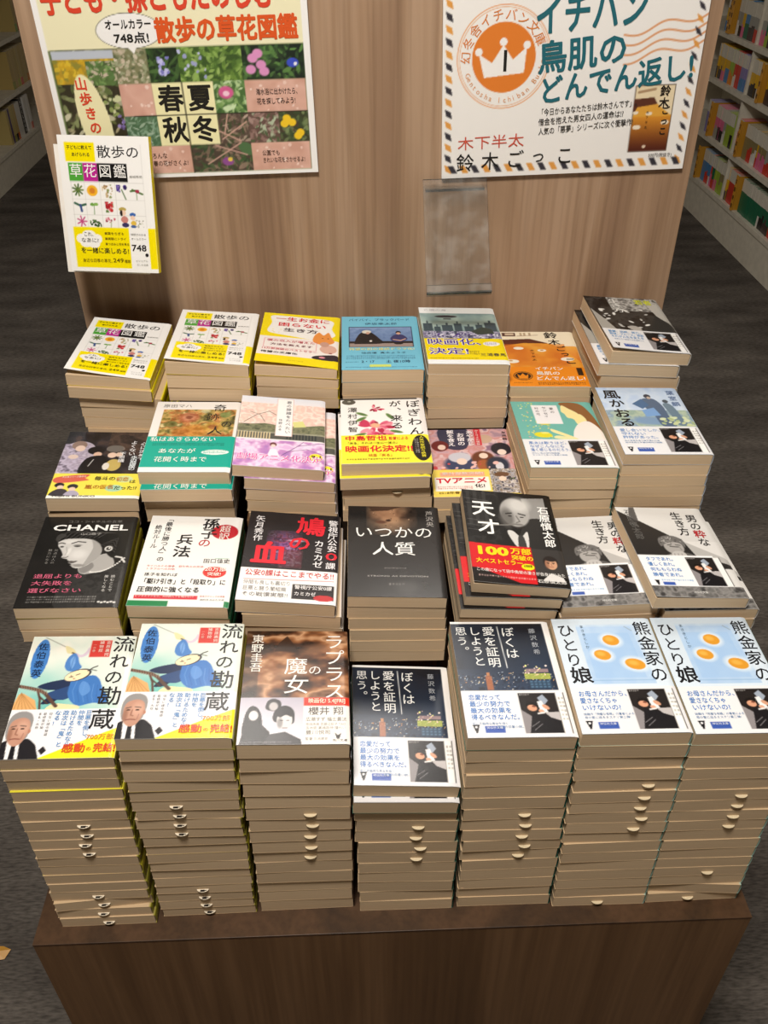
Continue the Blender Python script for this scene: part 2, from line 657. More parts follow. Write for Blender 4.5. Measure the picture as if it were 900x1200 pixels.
def cover_sanpo():
    a = Art(BW, BH, 'f3f1ee')
    a.r(7, 5, 40, 18.5, 'f5e100')
    a.t('子どもに教えて', 9, 7, 4.6, INK, b=.8, w=28)
    a.t('あげられる', 14, 12, 4.6, INK, b=.8, w=20)
    a.t('散歩の', 42, 6.5, 14, INK, b=.3, w=46)
    a.r(9, 19.5, 25, 32.5, '4fa33a')
    a.r(25, 19.5, 41, 32.5, 'b8278e')
    a.r(41, 19.5, 74, 32.5, '161616')
    a.t('草', 9.8, 20, 15, 'f4f2ee', b=.3)
    a.t('花', 25.8, 20, 15, 'f4f2ee', b=.3)
    a.t('図', 42.4, 20, 15, 'f4f2ee', b=.3)
    a.t('鑑', 58.6, 20, 15, 'f4f2ee', b=.3)
    a.t('岩槻秀明', 76, 27.5, 3.2, '8a8884', w=14)
    for x in (10, 25, 42, 59):
        a.l([(x, 33), (x, 66)], .35, 'cfccc8')
    for y in (33.2, 45.5, 57):
        a.l([(9, y), (91, y)], .35, 'cfccc8')
    a.l([(91, 6), (91, 66)], .35, 'cfccc8')
    k = 100 / BW
    for i in range(9):                      # star of green leaves
        q = i * .698
        a.l([(17, 39), (17 + 6 * k * math.cos(q), 39 + 4.2 * math.sin(q))], 1.7, '3f5c2c' if i % 2 else '6a7f3e')
    for i in range(14):
        q = i * .449
        a.e(33 + 3.6 * k * math.cos(q), 39.3 + 2.5 * math.sin(q), 2.6, 2.2, 'f0b22a', .4)
    a.e(33, 39.3, 3.2, 3.2, 'd4812a', .5)
    a.dots(44, 34.5, 57, 44.5, ['c9b08a', '8f9a62', 'e3cfae', '9d7c52'], 26, .7, 1.7, 3)
    a.dots(60, 34.5, 72, 40, ['4d3a86', '35285e', '6e5aa8'], 14, 1, 2.4, 4)
    a.l([(66, 38), (70, 45)], 1.2, '4a6b3a')
    a.l([(78, 38), (89, 41)], 2.0, '52703a')
    a.l([(76, 39), (82, 38.5)], 2.0, '52703a')
    a.e(83.5, 39, 2.4, 2.0, 'a5324a')
    a.l([(82.5, 40), (82.5, 45)], .6, '52703a')
    a.l([(12, 48.6), (18, 50.5), (24, 49.4)], 2.4, '37604a')
    a.l([(18, 50), (19, 54.4)], 2.6, '3a4f86')
    a.l([(33.5, 50), (33, 56.5)], .7, '4f7a38')
    a.e(31.5, 49.4, 2.6, 1.7, '6fa046')
    a.e(35.6, 49.2, 2.6, 1.8, '87b25a')
    a.dots(46, 47, 55, 55, ['c23034', 'a8222c', 'd9545a', '5d7a3c'], 18, 1.2, 2.6, 5)
    for i in range(7):
        q = i * .9
        a.l([(18, 62), (18 + 5.5 * k * math.cos(q), 62 + 3.9 * math.sin(q))], 1.4, 'c0487e')
    a.dots(27, 60.5, 40, 66, ['2f4a2a', '47683a', '5f7d4a'], 24, .9, 1.8, 6)
    a.dots(45, 58.5, 56, 63, ['c2475f', 'd87c8c', '8e3046'], 12, .8, 1.8, 7)
    a.l([(51, 62), (50.5, 66)], .6, '6b7d44')
    # two children looking at plants
    a.e(65, 52.4, 4.3, 2.2, 'b8a254')
    a.e(65.6, 55, 3, 3.2, 'f0cdb4')
    a.e(63.4, 55.2, 1.6, 3.4, '2b2220')
    a.e(66.5, 60, 4.2, 3.8, 'c9837a')
    a.e(67, 64, 4.2, 2.6, '3b3560')
    a.e(76, 56.2, 3.6, 2.1, '3a66b0')
    a.e(75.8, 58.6, 2.8, 2.5, 'f0cdb4')
    a.e(76.5, 62.6, 3.2, 2.8, 'e0b94a')
    a.e(76, 65, 3.2, 1.6, '4a66a0')
    a.dots(78, 60, 88, 66, ['a8a49a', 'c9c2b2', '8a9464'], 20, .5, 1.1, 8)
    # yellow block
    a.r(7, 66.3, 70, 97, 'f5e100')
    a.r(92, 66.3, 100, 97, 'f5e100')
    for x, y, rx in ((15, 75, 6), (24, 72, 8), (33, 75, 6), (20, 78, 7), (29, 78.5, 7)):
        a.e(x, y, rx, 5.2, 'f5f3ee', .06)
    a.t('これ、', 18, 69.6, 5.6, INK, w=11)
    a.t('なあに?', 14.5, 74.2, 5.6, INK, w=20)
    for i, t in enumerate(('■葉をちぎる', '■実験にトライ', '■つぼみと花を見る')):
        a.t(t, 42, 69.5 + i * 4, 3.3, '7d6a10', b=.6, w=(22, 24, 27)[i])
    a.t('を一緒に楽しめる!', 13, 81.4, 7.2, INK, b=1, w=55)
    a.t('身近な四季の草花、', 14, 90, 4.6, '6a5a10', w=34)
    a.t('249', 49, 88.7, 6.4, '5a4a08', b=1, w=12)
    a.t('種類', 62, 90.2, 4, '6a5a10', w=7)
    a.t('特徴がわかる', 72, 70, 3, '8a8884', w=17)
    a.t('オールカラー', 72, 73.2, 3, '8a8884', w=17)
    a.t('748', 71.5, 77.5, 10, INK, b=1.6, w=17)
    a.e(88.5, 86.4, 2, 2, INK)
    a.t('ビジュアル', 75, 90, 2.8, '9a9890', w=14)
    a.t('だいわ文庫', 76, 93, 2.8, '9a9890', w=13)
    a.spine = 'e9d800'
    return a


def cover_money():
    a = Art(BW, BH, 'f4dc12')
    a.ps([(10, 6), (30, 4.5), (60, 6), (82, 7), (92, 12), (90, 26), (94, 40), (70, 49), (40, 46), (14, 42), (8, 36), (12, 20)], 'f4f1ec')
    a.t('一生お金に', 16, 7, 12.5, 'd92c3a', b=2, w=70)
    a.t('困らない', 20, 18.5, 12.5, 'd92c3a', b=2.2, w=62)
    a.t('生き方', 28, 30, 11.5, '4a3440', b=2, w=44)
    a.dots(10, 33, 26, 41, ['e8d890', 'f0e4b0'], 6, .8, 1.5, 2)
    a.r(0, 49, 100, 86, 'f4ece6')
    a.ps([(68, 42), (74, 34), (80, 39), (86, 33), (90, 42), (94, 52), (82, 58), (68, 54)], 'e89244')
    a.e(79, 45, 1, 1, '5a3010')
    a.e(86, 45, 1, 1, '5a3010')
    a.l([(7, 54), (72, 54)], .5, 'd86a78')
    a.l([(7, 71), (72, 71)], .5, 'd86a78')
    a.l([(7, 54), (7, 71)], .5, 'd86a78')
    a.l([(72, 54), (72, 71)], .5, 'd86a78')
    a.t('僕の収入が増えた', 10, 55, 6.6, 'c8485c', b=1.2, w=60)
    a.t('方法を教えます', 15, 62.5, 6.6, '7a2c40', b=1.2, w=52)
    a.t('13万部突破のベストセラー', 5, 72, 6, 'cf3a4c', b=1.2, w=68)
    a.t('待望の文庫化', 5, 78.6, 6, INK, b=1.6, w=45)
    a.e(87, 66, 11, 12, 'dcae9c', .06)
    a.e(82, 57, 6, 7, 'c99a88', .1)
    a.e(90, 73, 2.2, 1.8, '9c5a54')
    a.ps([(72, 80), (98, 76), (100, 86), (70, 86)], '2f2630')
    a.e(80, 82, 4, 2.6, 'd98a98')
    a.fine(40, 93, 18, 1, 2.4, 'b8a020')
    a.spine = 'e6cf10'
    return a


def cover_blackbird():
    a = Art(BW, BH, '74bfd8')
    a.t('バイバイ、ブラックバード', 9, 4.5, 8, '26355a', w=80)
    a.t('伊坂幸太郎', 30, 13, 7, '26355a', w=42)
    a.r(9, 21, 91, 60, '1f2334')
    a.g(10, 22, 90, 50, '7d97c0', '47618f')
    a.n(10, 22, 90, 50, ['6f8ab4', '8aa2c8', '4c6694'], 14, 3, .5)
    a.r(10, 49, 90, 53, '241e22')
    a.r(10, 53, 90, 59.4, '9d8b84')
    a.ps([(16, 52), (22, 36), (30, 30), (38, 32), (48, 44), (52, 53), (22, 54)], '1d191d')
    a.e(32, 31, 6.2, 5, 'd9d3c6')
    a.e(33.5, 33.4, 2.6, 3.2, 'c79a86')
    a.e(37, 48.5, 1.8, 2.6, 'd8cfc8')
    a.ps([(62, 44), (68, 37), (78, 37), (84, 45), (76, 50), (66, 50)], '3a3a66')
    a.e(73, 32.5, 3.6, 4.4, '1c1a20')
    a.e(73, 34.4, 2.8, 3.2, 'd3a58e')
    a.l([(66, 46), (75, 48), (81, 45)], 2.2, 'd3a58e')
    a.e(72, 53, 6, 3.4, '1c1a20')
    a.t('待望の初の連続ドラマ化!', 9, 61.5, 7, 'e9e39a', b=1.4, w=82)
    a.t('城田優  真木よう子', 24, 69, 5, '2a4460', w=56)
    a.fine(6, 75, 86, 3, 2.6, '3a6a88', 1.4, 4)
    a.t('2・17', 24, 83.5, 8, '223050', b=1, w=16)
    a.t('土 夜10時', 54, 83.5, 8, '223050', b=1, w=30)
    a.fine(5, 86, 16, 1, 2.4, '3a6a88')
    a.r(34, 91, 60, 95.5, 'cfdc70')
    a.fine(5, 95, 86, 1, 2.2, '3a6a88', 1.4, 6)
    a.spine = '5aa8c4'
    return a


def cover_airship():
    a = Art(BW, BH, 'eef0f0')
    a.t('亡国の海', 6, 3.5, 5, 'b8b4bc', w=30)
    a.g(0, 11, 100, 30, '7f9a9c', 'b9cfc4')
    a.g(0, 30, 100, 55, 'a9c0b8', '5f7476')
    a.n(0, 11, 100, 40, ['6f8a90', '93aaa8', 'bcd0c6'], 16, 7, .45)
    a.e(34, 17, 15, 3.6, '3c3a40', .15)
    a.r(30, 20.5, 40, 22.5, '4a484c')
    for x, y, w in ((2, 30, 12), (16, 36, 8), (26, 33, 14), (42, 30, 10), (55, 35, 12), (70, 32, 9), (82, 28, 15)):
        a.r(x, y, x + w, 56, '3f5058')
        a.r(x + w * .4, y - 4, x + w * .6, y, '3f5058')
    a.l([(8, 24), (8, 40), (22, 40)], .7, '4a5a60')
    a.n(0, 44, 100, 58, ['3a3e4e', '7a7a96', 'c9c6d8', '4a3f6a'], 4, 9)
    a.p([(62, 44), (78, 36), (90, 40), (92, 48), (70, 50)], '39443e')
    a.dots(6, 48, 96, 56, ['5a3f8a', 'dad8e4', '463a6c'], 30, .9, 1.8, 10, 2.2)
    a.r(0, 57, 100, 93, 'f0d70e')
    a.t('映画化、', 3, 57.5, 17, 'f4f2ee', b=5, w=68)
    a.t('決定!', 3, 73.5, 17, 'f4f2ee', b=5, w=50)
    a.t('映画化、', 3, 57.5, 17, '4a2f92', b=1.6, w=68)
    a.t('決定!', 3, 73.5, 17, '4a2f92', b=1.6, w=50)
    a.e(84, 66, 11, 5.5, 'f3f1ea', .05)
    a.fine(76, 64, 16, 2, 2.6, '6a5a9a')
    a.t('三浦春馬', 66, 82, 8, '2c2440', b=.6, w=32)
    a.fine(54, 78, 12, 3, 2.6, '5a4a30')
    a.fine(4, 90, 60, 1, 2.2, '6a5a30')
    a.spine = 'e8e8e6'
    return a


def suzuki_picture(a):
    """cream room, plates on a glowing orange tablecloth"""
    a.r(0, 0, 100, 100, 'efe3c8')
    a.r(4, 2, 22, 9, '5a3c34')
    a.r(8, 3, 20, 7, 'c9b49a')
    for x in (28, 33, 40):
        a.r(x, 2, x + 3, 8, 'b8a284')
    a.l([(24, 8.5), (52, 6.5)], .9, '6a4a3a')
    a.p([(0, 16), (38, 14), (50, 20), (0, 30)], '4f241c')
    a.g(0, 28, 100, 75, 'ecaa48', 'c8561e')
    a.p([(0, 16), (40, 14), (62, 22), (62, 29), (0, 29)], '5a2a1e')
    a.p([(0, 28), (30, 22), (66, 23), (86, 40), (100, 60), (100, 67), (0, 67)], 'e39a34')
    a.n(0, 24, 84, 67, ['e8aa46', 'd97a24', 'c55a1c'], 26, 4, .6)
    for x, y, r in ((22, 32, 7), (52, 36, 6), (10, 56, 9), (82, 52, 9)):
        a.e(x, y, r, r * .55, 'f0ead8', .1)
    a.e(52, 35.5, 2.6, 1.6, 'c08a50')
    a.e(8, 55, 3, 2, 'c9a070')


def cover_suzuki():
    a = Art(BW, BH, 'efe3c8')
    suzuki_picture(a)
    a.t('鈴', 60, 1, 19, INK, b=2)
    a.t('木', 63, 15, 17, INK, b=2)
    a.t('ご', 70, 28, 15, INK, b=2)
    a.t('っ', 74, 38, 14, INK, b=2)
    a.t('こ', 77, 50, 17, INK, b=2)
    a.t('木下半太', 36, 34, 6, '2a1a10', v=1, sp=1.35)
    a.r(0, 66.5, 100, 100, 'e88a1c')
    a.e(19, 82, 12.5, 11, '2a1c10', .05)
    a.e(19, 82, 11.5, 10, 'e88a1c', .05)
    a.e(19, 82, 10.4, 8.8, '2a1c10', .05)
    a.p([(12, 79), (15.5, 82), (19, 77.5), (22.5, 82), (26, 79), (24.5, 87), (13.5, 87)], 'e88a1c')
    a.t('イチバン', 36, 66.5, 9.5, 'f6efe0', b=2, w=36)
    a.t('鳥肌の', 36, 74.5, 10, 'f6efe0', b=2, w=30)
    a.t('どんでん返し!', 34, 83, 10.5, 'f6efe0', b=2, w=62)
    a.r(89, 68, 96, 81, '2a1c10')
    a.fine(36, 92.5, 58, 2, 2.8, '5a3408', 1.3)
    a.fine(6, 93, 24, 1, 2.2, '7a4a10')
    a.band = 66.5
    a.spine = 'e5d6b4'
    return a


def cover_stones():
    """black and white photo cover with white birds, a yellow heading"""
    a = Art(BW, BH, '1d1b1a')
    a.n(0, 0, 100, 100, ['111010', '1e1c1b', '3a3836', '201e1d'], 18, 12)
    a.n(30, 0, 100, 26, ['4a4846', '9a9894', 'c8c6c0', '6e6c68'], 7, 13, .9)
    a.p([(80, 8), (100, 10), (100, 52), (86, 34)], 'b4b0a8')
    a.e(80, 54, 20, 20, '34322f', .3)
    a.dots(8, 22, 86, 60, ['d8d6d0', 'b8b6b0', 'eceae4'], 22, 1.6, 4.6, 14, .7, .5)
    a.e(46, 60, 9, 7, 'b2aca4', .3, 30)
    a.p([(0, 24), (12, 46), (20, 64), (0, 64)], 'a8a49c')
    a.t('若者', 66, 3, 15, 'c9cc3a', b=2.6, w=24)
    a.t('生き方', 30, 4, 13, 'e8e6e0', b=1, v=1, sp=1.0, w=1.3)
    reader_band(a, 64, (('憂鬱、挑戦、努力。', 42), ('野球、ブルース。腕前', 44), ('それが人生を変える', 42)), (('言葉の力で若者たちを鼓舞する', 8, 38),), 6.2, blue='5a98d0')
    a.spine = 'd8d6d0'
    return a


def cover_boys():
    a = Art(BW, BH, '1d1b20')
    a.n(0, 0, 100, 66, ['141318', '221f24', '2e2a30', '4a3a36'], 14, 21)
    a.n(50, 0, 100, 30, ['3a2e2a', '5a463c', '221c1e'], 12, 22, .8)
    a.ps([(0, 28), (16, 16), (34, 22), (40, 44), (22, 66), (0, 66)], 'b5aab8')
    a.n(0, 20, 30, 66, ['d8cfe0', '9a8ea0', 'c4b8d0', '5a5060'], 9, 23, .8)
    a.e(17, 22, 9, 10, '8d7468')
    a.e(19, 27, 6, 7, 'e0c4b4')
    a.e(14, 40, 6, 5, 'd8c0b4')
    a.e(38, 30, 10, 9, '1a181c')
    a.e(41, 36, 5, 5.4, 'd9b49e')
    a.ps([(30, 42), (52, 40), (60, 66), (26, 66)], '17161b')
    a.l([(38, 44), (34, 54)], 1, 'd8d4d0')
    a.e(60, 28, 10, 10, '2a2422')
    a.e(60, 27, 11, 8, 'e8e2d8', .1, al=.35)
    a.e(58, 37, 5.4, 6, 'e4c6b2')
    a.e(66, 36, 4.6, 5, 'dcc0ac')
    a.e(62, 52, 9, 13, 'c2aa62')
    a.e(54, 54, 4, 8, 'ddd6cc')
    a.t('心に決めて', 88, 16, 8.6, 'f0eef0', b=1.2, v=1, sp=1.02)
    a.t('よくない', 76, 14, 8.6, 'f0eef0', b=1.2, v=1, sp=1.02)
    a.t('水の部屋の', 80, 38, 8.6, 'e8f0f4', b=1.2, v=1, sp=.75)
    a.t('不思議', 66, 32, 8, 'f0eef0', b=1.0, v=1, sp=1.0)
    a.r(0, 65, 100, 100, 'ecdc50')
    a.r(0, 96, 100, 100, 'f0eee6')
    a.t('FUJIMI BUNKO', 6, 95.4, 5, '2a2622', b=1, w=46)
    a.ps([(4, 71), (38, 66.5), (36, 72), (39, 75), (6, 79)], 'd2604c')
    a.t('大人気シリーズ最新刊', 10, 69.6, 4.4, 'f0d8c8', b=.8, w=26, rot=-4)
    a.e(10, 82, 5.5, 5, '201c20')
    a.e(11.5, 85, 3.8, 4, 'e8c6b2')
    a.ps([(2, 96), (8, 88), (18, 88), (22, 96)], '3a3438')
    a.e(25, 84, 6, 5.4, '2a2428')
    a.e(25, 87.5, 4, 4.2, 'e8c6b2')
    a.ps([(18, 96), (22, 90), (30, 90), (34, 96)], 'a8a0b4')
    a.e(79, 73, 10, 7, 'cfdca0', .2)
    a.e(70, 86, 10, 7, 'a9d0b0', .2)
    a.t('毎斗の', 46, 69.5, 9, '2a2622', b=1.6, w=23)
    a.t('初恋', 70, 70.5, 9, 'c07a20', b=1.8, w=14)
    a.t('は', 85, 74, 8, '2a2622', b=1)
    a.t('嵐の', 38, 81.5, 9, 'b06a18', b=1.8, w=16)
    a.t('仮名', 54, 81.5, 9, 'c07a20', b=1.8, w=15)
    a.t('だった!?', 70, 83, 8.4, '2a2622', b=1.2, w=25)
    a.band = 65
    a.spine = '2a2628'
    return a


def cover_miracle():
    a = Art(BW, BH, 'eae5e0')
    a.t('原田マハ', 8, 4, 8, '7a7670', w=34)
    a.r(10, 12, 96, 52, 'c89a50')
    a.n(10, 12, 96, 52, ['3c3a1e', '8a7a34', 'd0a860', 'b4602c', '6a6a30', 'e2c890'], 13, 31, 1, 4)
    for x, y, r, c in ((42, 24, 13, 'b8563a'), (42, 24, 8, 'd98a6a'), (42, 24, 4, '8a3c2a'), (52, 44, 16, 'd8842c'), (36, 46, 11, 'c26a24'), (72, 38, 12, 'd6a03c'), (72, 38, 6, 'b06030'), (22, 34, 8, '5a5c28'), (84, 20, 7, '6a8a4a'), (60, 14, 6, 'c8c49a')):
        a.e(x, y, r, r * .85, c, .4, clip=(10, 12, 96, 52), al=.85)
    a.n(10, 12, 96, 52, ['2a2814', 'e8d4a0'], 5, 33, .25)
    a.t('奇', 68, 4, 17, '2c2622', b=.4)
    a.t('跡', 62, 18, 16, '2c2622', b=.4)
    a.t('の', 80, 29, 15, '2c2622', b=.4)
    a.t('人', 66, 37, 19, '2c2622', b=.2)
    a.r(0, 52, 100, 94, '12a490')
    a.r(0, 94, 100, 100, 'eeebe6')
    a.t('私はあきらめない', 4, 53, 10, 'e8efe8', b=.8, w=74)
    a.fine(8, 61.5, 80, 2, 2.4, '0a6a60', 1.3, 3)
    a.t('あなたが', 16, 69, 10, 'eef2ea', b=.5, w=42)
    a.t('花開く時まで', 14, 80, 11, 'eef2ea', b=.5, w=58)
    a.e(80, 74, 16, 5, 'eef2ea', .05)
    a.fine(67, 72, 26, 2, 2.2, '2a8a7c')
    a.band = 52
    a.spine = 'c8c2bc'
    return a


def cover_miracle_low():
    """the same book with its teal band slipped down to the cover's bottom edge"""
    a = cover_miracle()
    a.r(0, 57, 100, 100, '12a490')
    a.T = [q for q in a.T if q[2] < 50]
    a.t('花開く時まで', 14, 92.6, 10.5, 'eef2ea', b=.5, w=58)
    a.band = 57
    return a


def cover_sakura():
    a = Art(BW, BH, 'eee6e6')
    a.g(0, 0, 100, 40, 'dfe2ec', 'f2dccf')
    a.n(0, 10, 100, 50, ['f0d6c8', 'eebfb0', 'f4e2d6', 'e2b8ac', 'f0d0c0'], 12, 41, .85)
    a.l([(6, 40), (20, 28), (34, 22), (48, 30)], .9, '6a5a50')
    a.l([(12, 24), (24, 28), (30, 38)], .8, '7a6a5e')
    a.p([(0, 44), (30, 40), (60, 44), (100, 38), (100, 52), (0, 52)], '6f7458')
    a.n(0, 42, 100, 54, ['4a4e3e', '8a8a6a', '6a6a54'], 6, 42, .8)
    a.p([(62, 36), (74, 34), (78, 42), (64, 44)], 'd8d48a')
    a.r(0, 54, 100, 62, '53544e')
    for i in range(12):
        a.r(i * 3.2 + 1, 53, i * 3.2 + 2.4, 62, 'd8c49a')
    for i in range(10):
        a.r(56 + i * 3.6, 54, 57.6 + i * 3.6, 61, '2c3436')
    a.r(43, 2, 62, 57, 'f4f0ee')
    for p in ([(43, 2), (62, 2)], [(62, 2), (62, 57)], [(62, 57), (43, 57)], [(43, 57), (43, 2)]):
        a.l(p, .5, 'd9a9a4')
    a.t('君の膵臓をたべたい', 53.5, 4, 6.8, '3a4450', v=1, sp=1.2)
    a.t('住野よる', 45.5, 32, 5, '4a5460', v=1, sp=1.35)
    a.n(0, 64, 100, 100, ['d8aed8', 'e8d4e8', 'c48ac0', 'a878b8'], 12, 44)
    a.l([(52, 84), (70, 70), (100, 64)], .8, '6a4a78')
    a.l([(60, 78), (80, 74), (98, 80)], .7, '6a4a78')
    a.l([(70, 70), (76, 64)], .6, '6a4a78')
    a.e(42, 70, 4, 4.6, '6a3c40')
    a.e(42, 71.6, 2.6, 3, 'f0cfc4')
    a.p([(36, 86), (39, 76), (46, 76), (50, 86)], 'ece0ec')
    a.t('劇場アニメ化決定', 3, 83.4, 13, 'f4ecf2', b=5, w=94)
    a.t('劇場アニメ化決定', 3, 83.4, 13, 'd83a98', b=1.5, w=94)
    a.e(90, 84, 7.6, 7.2, 'f2dc3a', .05)
    a.t('9.1', 84.5, 81, 7, '3a3020', b=1.6, w=11)
    a.band = 63
    a.spine = 'e4dcdc'
    return a


def cover_bogiwan():
    a = Art(BW, BH, 'f0ece8')
    a.l([(1, 1.2), (99, 1.2)], 3.4, '1c1a1a')
    a.r(93, 0, 100, 62, 'e6e0dc')
    a.e(10, 6, 8.5, 6.5, '55524a', .06)
    a.t('ホ', 8, 3.6, 5, 'd8d4c8', b=1)
    rg = random.Random(5)
    for cx, cy, R_, n in ((40, 46, 20, 26), (40, 17, 10, 9), (48, 56, 15, 16)):
        for i in range(n):
            q = rg.uniform(0, 6.28)
            d = R_ * rg.uniform(.3, 1)
            a.e(cx + d * math.cos(q), cy + d * .5 * math.sin(q), R_ * .34, R_ * .17, rg.choice(['c63c5c', 'd8607c', 'b02a48', 'e8909c', '8e2038']), .3, math.degrees(q))
    a.e(40, 44, 6, 5, 'e8b08c', .4)
    for x, y, r in ((25, 26, 30), (24, 34, -40), (58, 30, 60), (64, 54, 20), (22, 58, -20)):
        a.e(x, y, 8, 3, '6c8a52', .3, r)
        a.e(x, y, 5, 1, '4c6a3c', .4, r)
    a.t('ぼぎわん', 78, 3, 18.5, INK, b=1, v=1, sp=1.16)
    a.t('が、来る', 58, 4, 15.5, INK, b=1, v=1, sp=1.12)
    a.t('澤村伊智', 8, 14, 12.5, '3c3836', b=.6, v=1, sp=1.22)
    a.r(0, 59, 100, 100, 'f0e23c')
    a.t('中島哲也', 4, 60.5, 11, 'd8282c', b=2.4, w=48)
    a.t('監督による', 54, 62.5, 7, 'd8282c', b=1.2, w=22)
    a.t('「来る、それは一生に一度の」', 5, 69.6, 5, '4a3a10', b=.8, w=58)
    a.t('映画化決定!!', 4, 75, 14, 'd8282c', b=3, w=76)
    a.t('映画『来る』', 30, 87, 6, 'c04a20', b=.8, w=26)
    a.fine(6, 93, 70, 1, 3, '5a4a14', 1.3, 3)
    a.e(90, 79, 11, 27, '1f1c1a', .03)
    a.t('人気作家続々絶賛', 88.5, 62, 5.6, 'e6d83a', b=1, v=1, sp=1.02)
    a.fine(83, 66, 5, 8, 2.6, 'e0dcd0', 1.5)
    a.band = 59
    a.spine = '2a2626'
    return a


def cover_ayakashi():
    a = Art(BW, BH, 'c8a0a8')
    a.n(0, 0, 100, 62, ['a88a98', 'd0a4a8', 'c88a86', 'e0c4c4', '8a6a80'], 15, 51)
    a.ps([(14, 0), (50, 0), (46, 30), (20, 28)], '3a3a50')
    a.e(14, 26, 11, 12, '6a2426')
    a.e(16, 28, 5, 6, 'e8c8b8')
    a.e(36, 54, 20, 18, '3a4260', .3)
    a.e(36, 44, 14, 11, 'c8c4cc')
    a.e(38, 50, 6.5, 7, 'ecd0c0')
    a.e(38, 66, 3, 8, 'd8d4d8')
    a.e(64, 46, 14, 16, '6a3a28', .2)
    a.e(65, 42, 5.6, 6.2, 'ecd0bc')
    a.e(64, 56, 9, 12, 'a05a34', .3)
    a.e(88, 32, 13, 14, '24222c')
    a.e(88, 37, 5.6, 6.4, 'ecd4c6')
    a.e(80, 56, 14, 18, '2c3242', .3)
    a.e(82, 58, 5, 9, 'd4d0d4')
    a.e(70, 16, 10, 10, 'c8a890')
    a.dots(0, 50, 96, 62, ['d06a48', 'c8484a', 'e8b8b0'], 16, 1.5, 4, 52)
    a.r(58, 0, 66, 26, 'd0303c')
    a.t('かくりよの宿飯', 59.2, 1, 5, 'f0dcd8', b=1, v=1, sp=1.05)
    a.t('あやかし', 48, 2, 9, 'f6eef0', b=2.6, v=1, sp=1.0)
    a.t('お宿の', 36, 6, 10, 'f6eef0', b=2.6, v=1, sp=1.0)
    a.t('飯を食え', 24, 1, 9.6, 'f6eef0', b=2.6, v=1, sp=1.0)
    a.t('友麻碧', 92, 4, 6.5, '3c3038', b=.8, v=1, sp=1.15)
    a.r(0, 62, 100, 100, 'ecd05c')
    a.r(10, 66, 62, 72, 'e8a888')
    a.t('累計部数突破!', 12, 66, 6, 'f0ded0', b=1, w=48)
    a.r(3, 73, 66, 92, 'f2ebe0')
    a.t('TVアニメ', 5, 73.4, 13.5, 'd0243a', b=3, w=58)
    a.fine(6, 85.4, 40, 2, 2.6, 'b86a60', 1.3)
    a.t('化!', 48, 83, 8, '2c2620', b=2, w=12)
    a.t('2018年春 放送開始', 6, 93, 5, '6a4a10', b=.8, w=50)
    a.n(68, 62, 100, 96, ['4a4a50', 'b8b4b8', '7a6a58', 'd8d0cc', '3a3440', '6a8050'], 7, 54)
    a.e(82, 70, 9, 5, '6a4a34', .2)
    a.e(82, 76, 4.5, 5, 'eacdb8')
    a.band = 62
    a.spine = 'd8b44a'
    return a


def cover_profile():
    """teal cover, a woman's profile with brown hair, yellow lemons"""
    a = Art(BW, BH, '6fb3a8')
    a.dots(8, 2, 40, 60, ['c8d46a', 'e0dc6c', 'd8a8a0', 'e8e4c0', '8ab87a'], 90, .7, 1.6, 61)
    a.ps([(60, 2), (84, 3), (94, 18), (100, 40), (100, 52), (88, 36), (76, 30), (66, 14)], '8a5c34')
    a.ps([(62, 6), (70, 12), (79, 20), (82, 34), (76, 36), (70, 28), (64, 26), (62, 20), (59, 16)], 'f0e0a0')
    a.ps([(72, 28), (80, 20), (86, 30), (80, 42), (74, 38)], 'f0e0a0')
    a.ps([(74, 36), (88, 32), (100, 48), (100, 62), (66, 62), (64, 50)], 'ece4dc')
    a.ps([(66, 58), (44, 46), (38, 44), (40, 49), (60, 58)], 'f0e0a0')
    a.ps([(66, 62), (40, 58), (44, 54), (64, 58)], 'e4e0a8')
    a.e(32, 34, 9, 5, 'e8d22c', .2, 12)
    a.e(27, 53, 11, 6, 'ded230', .2, 5)
    a.e(30, 50, 5, 2, 'f0e67a', .5)
    a.r(24, 6, 56, 36, 'ece9ea')
    a.t('愛の', 45, 9, 6, '4a4448', v=1, sp=1.35)
    a.t('センセイ', 36, 8, 6, '4a4448', v=1, sp=1.15)
    a.t('村の花', 27, 9, 5.4, '6a6468', v=1, sp=1.3)
    reader_band(a, 60, (('風太は歌うほど。', 44), ('なぜこんなにも', 40), ('遠く感じるのだろう。', 46)), (('切ない恋の傑作短編集', 6, 32), ('センセイと歩いた季節の物語', 6, 40)), 6.6, blue='6a8ec8')
    a.spine = '5a9a90'
    return a


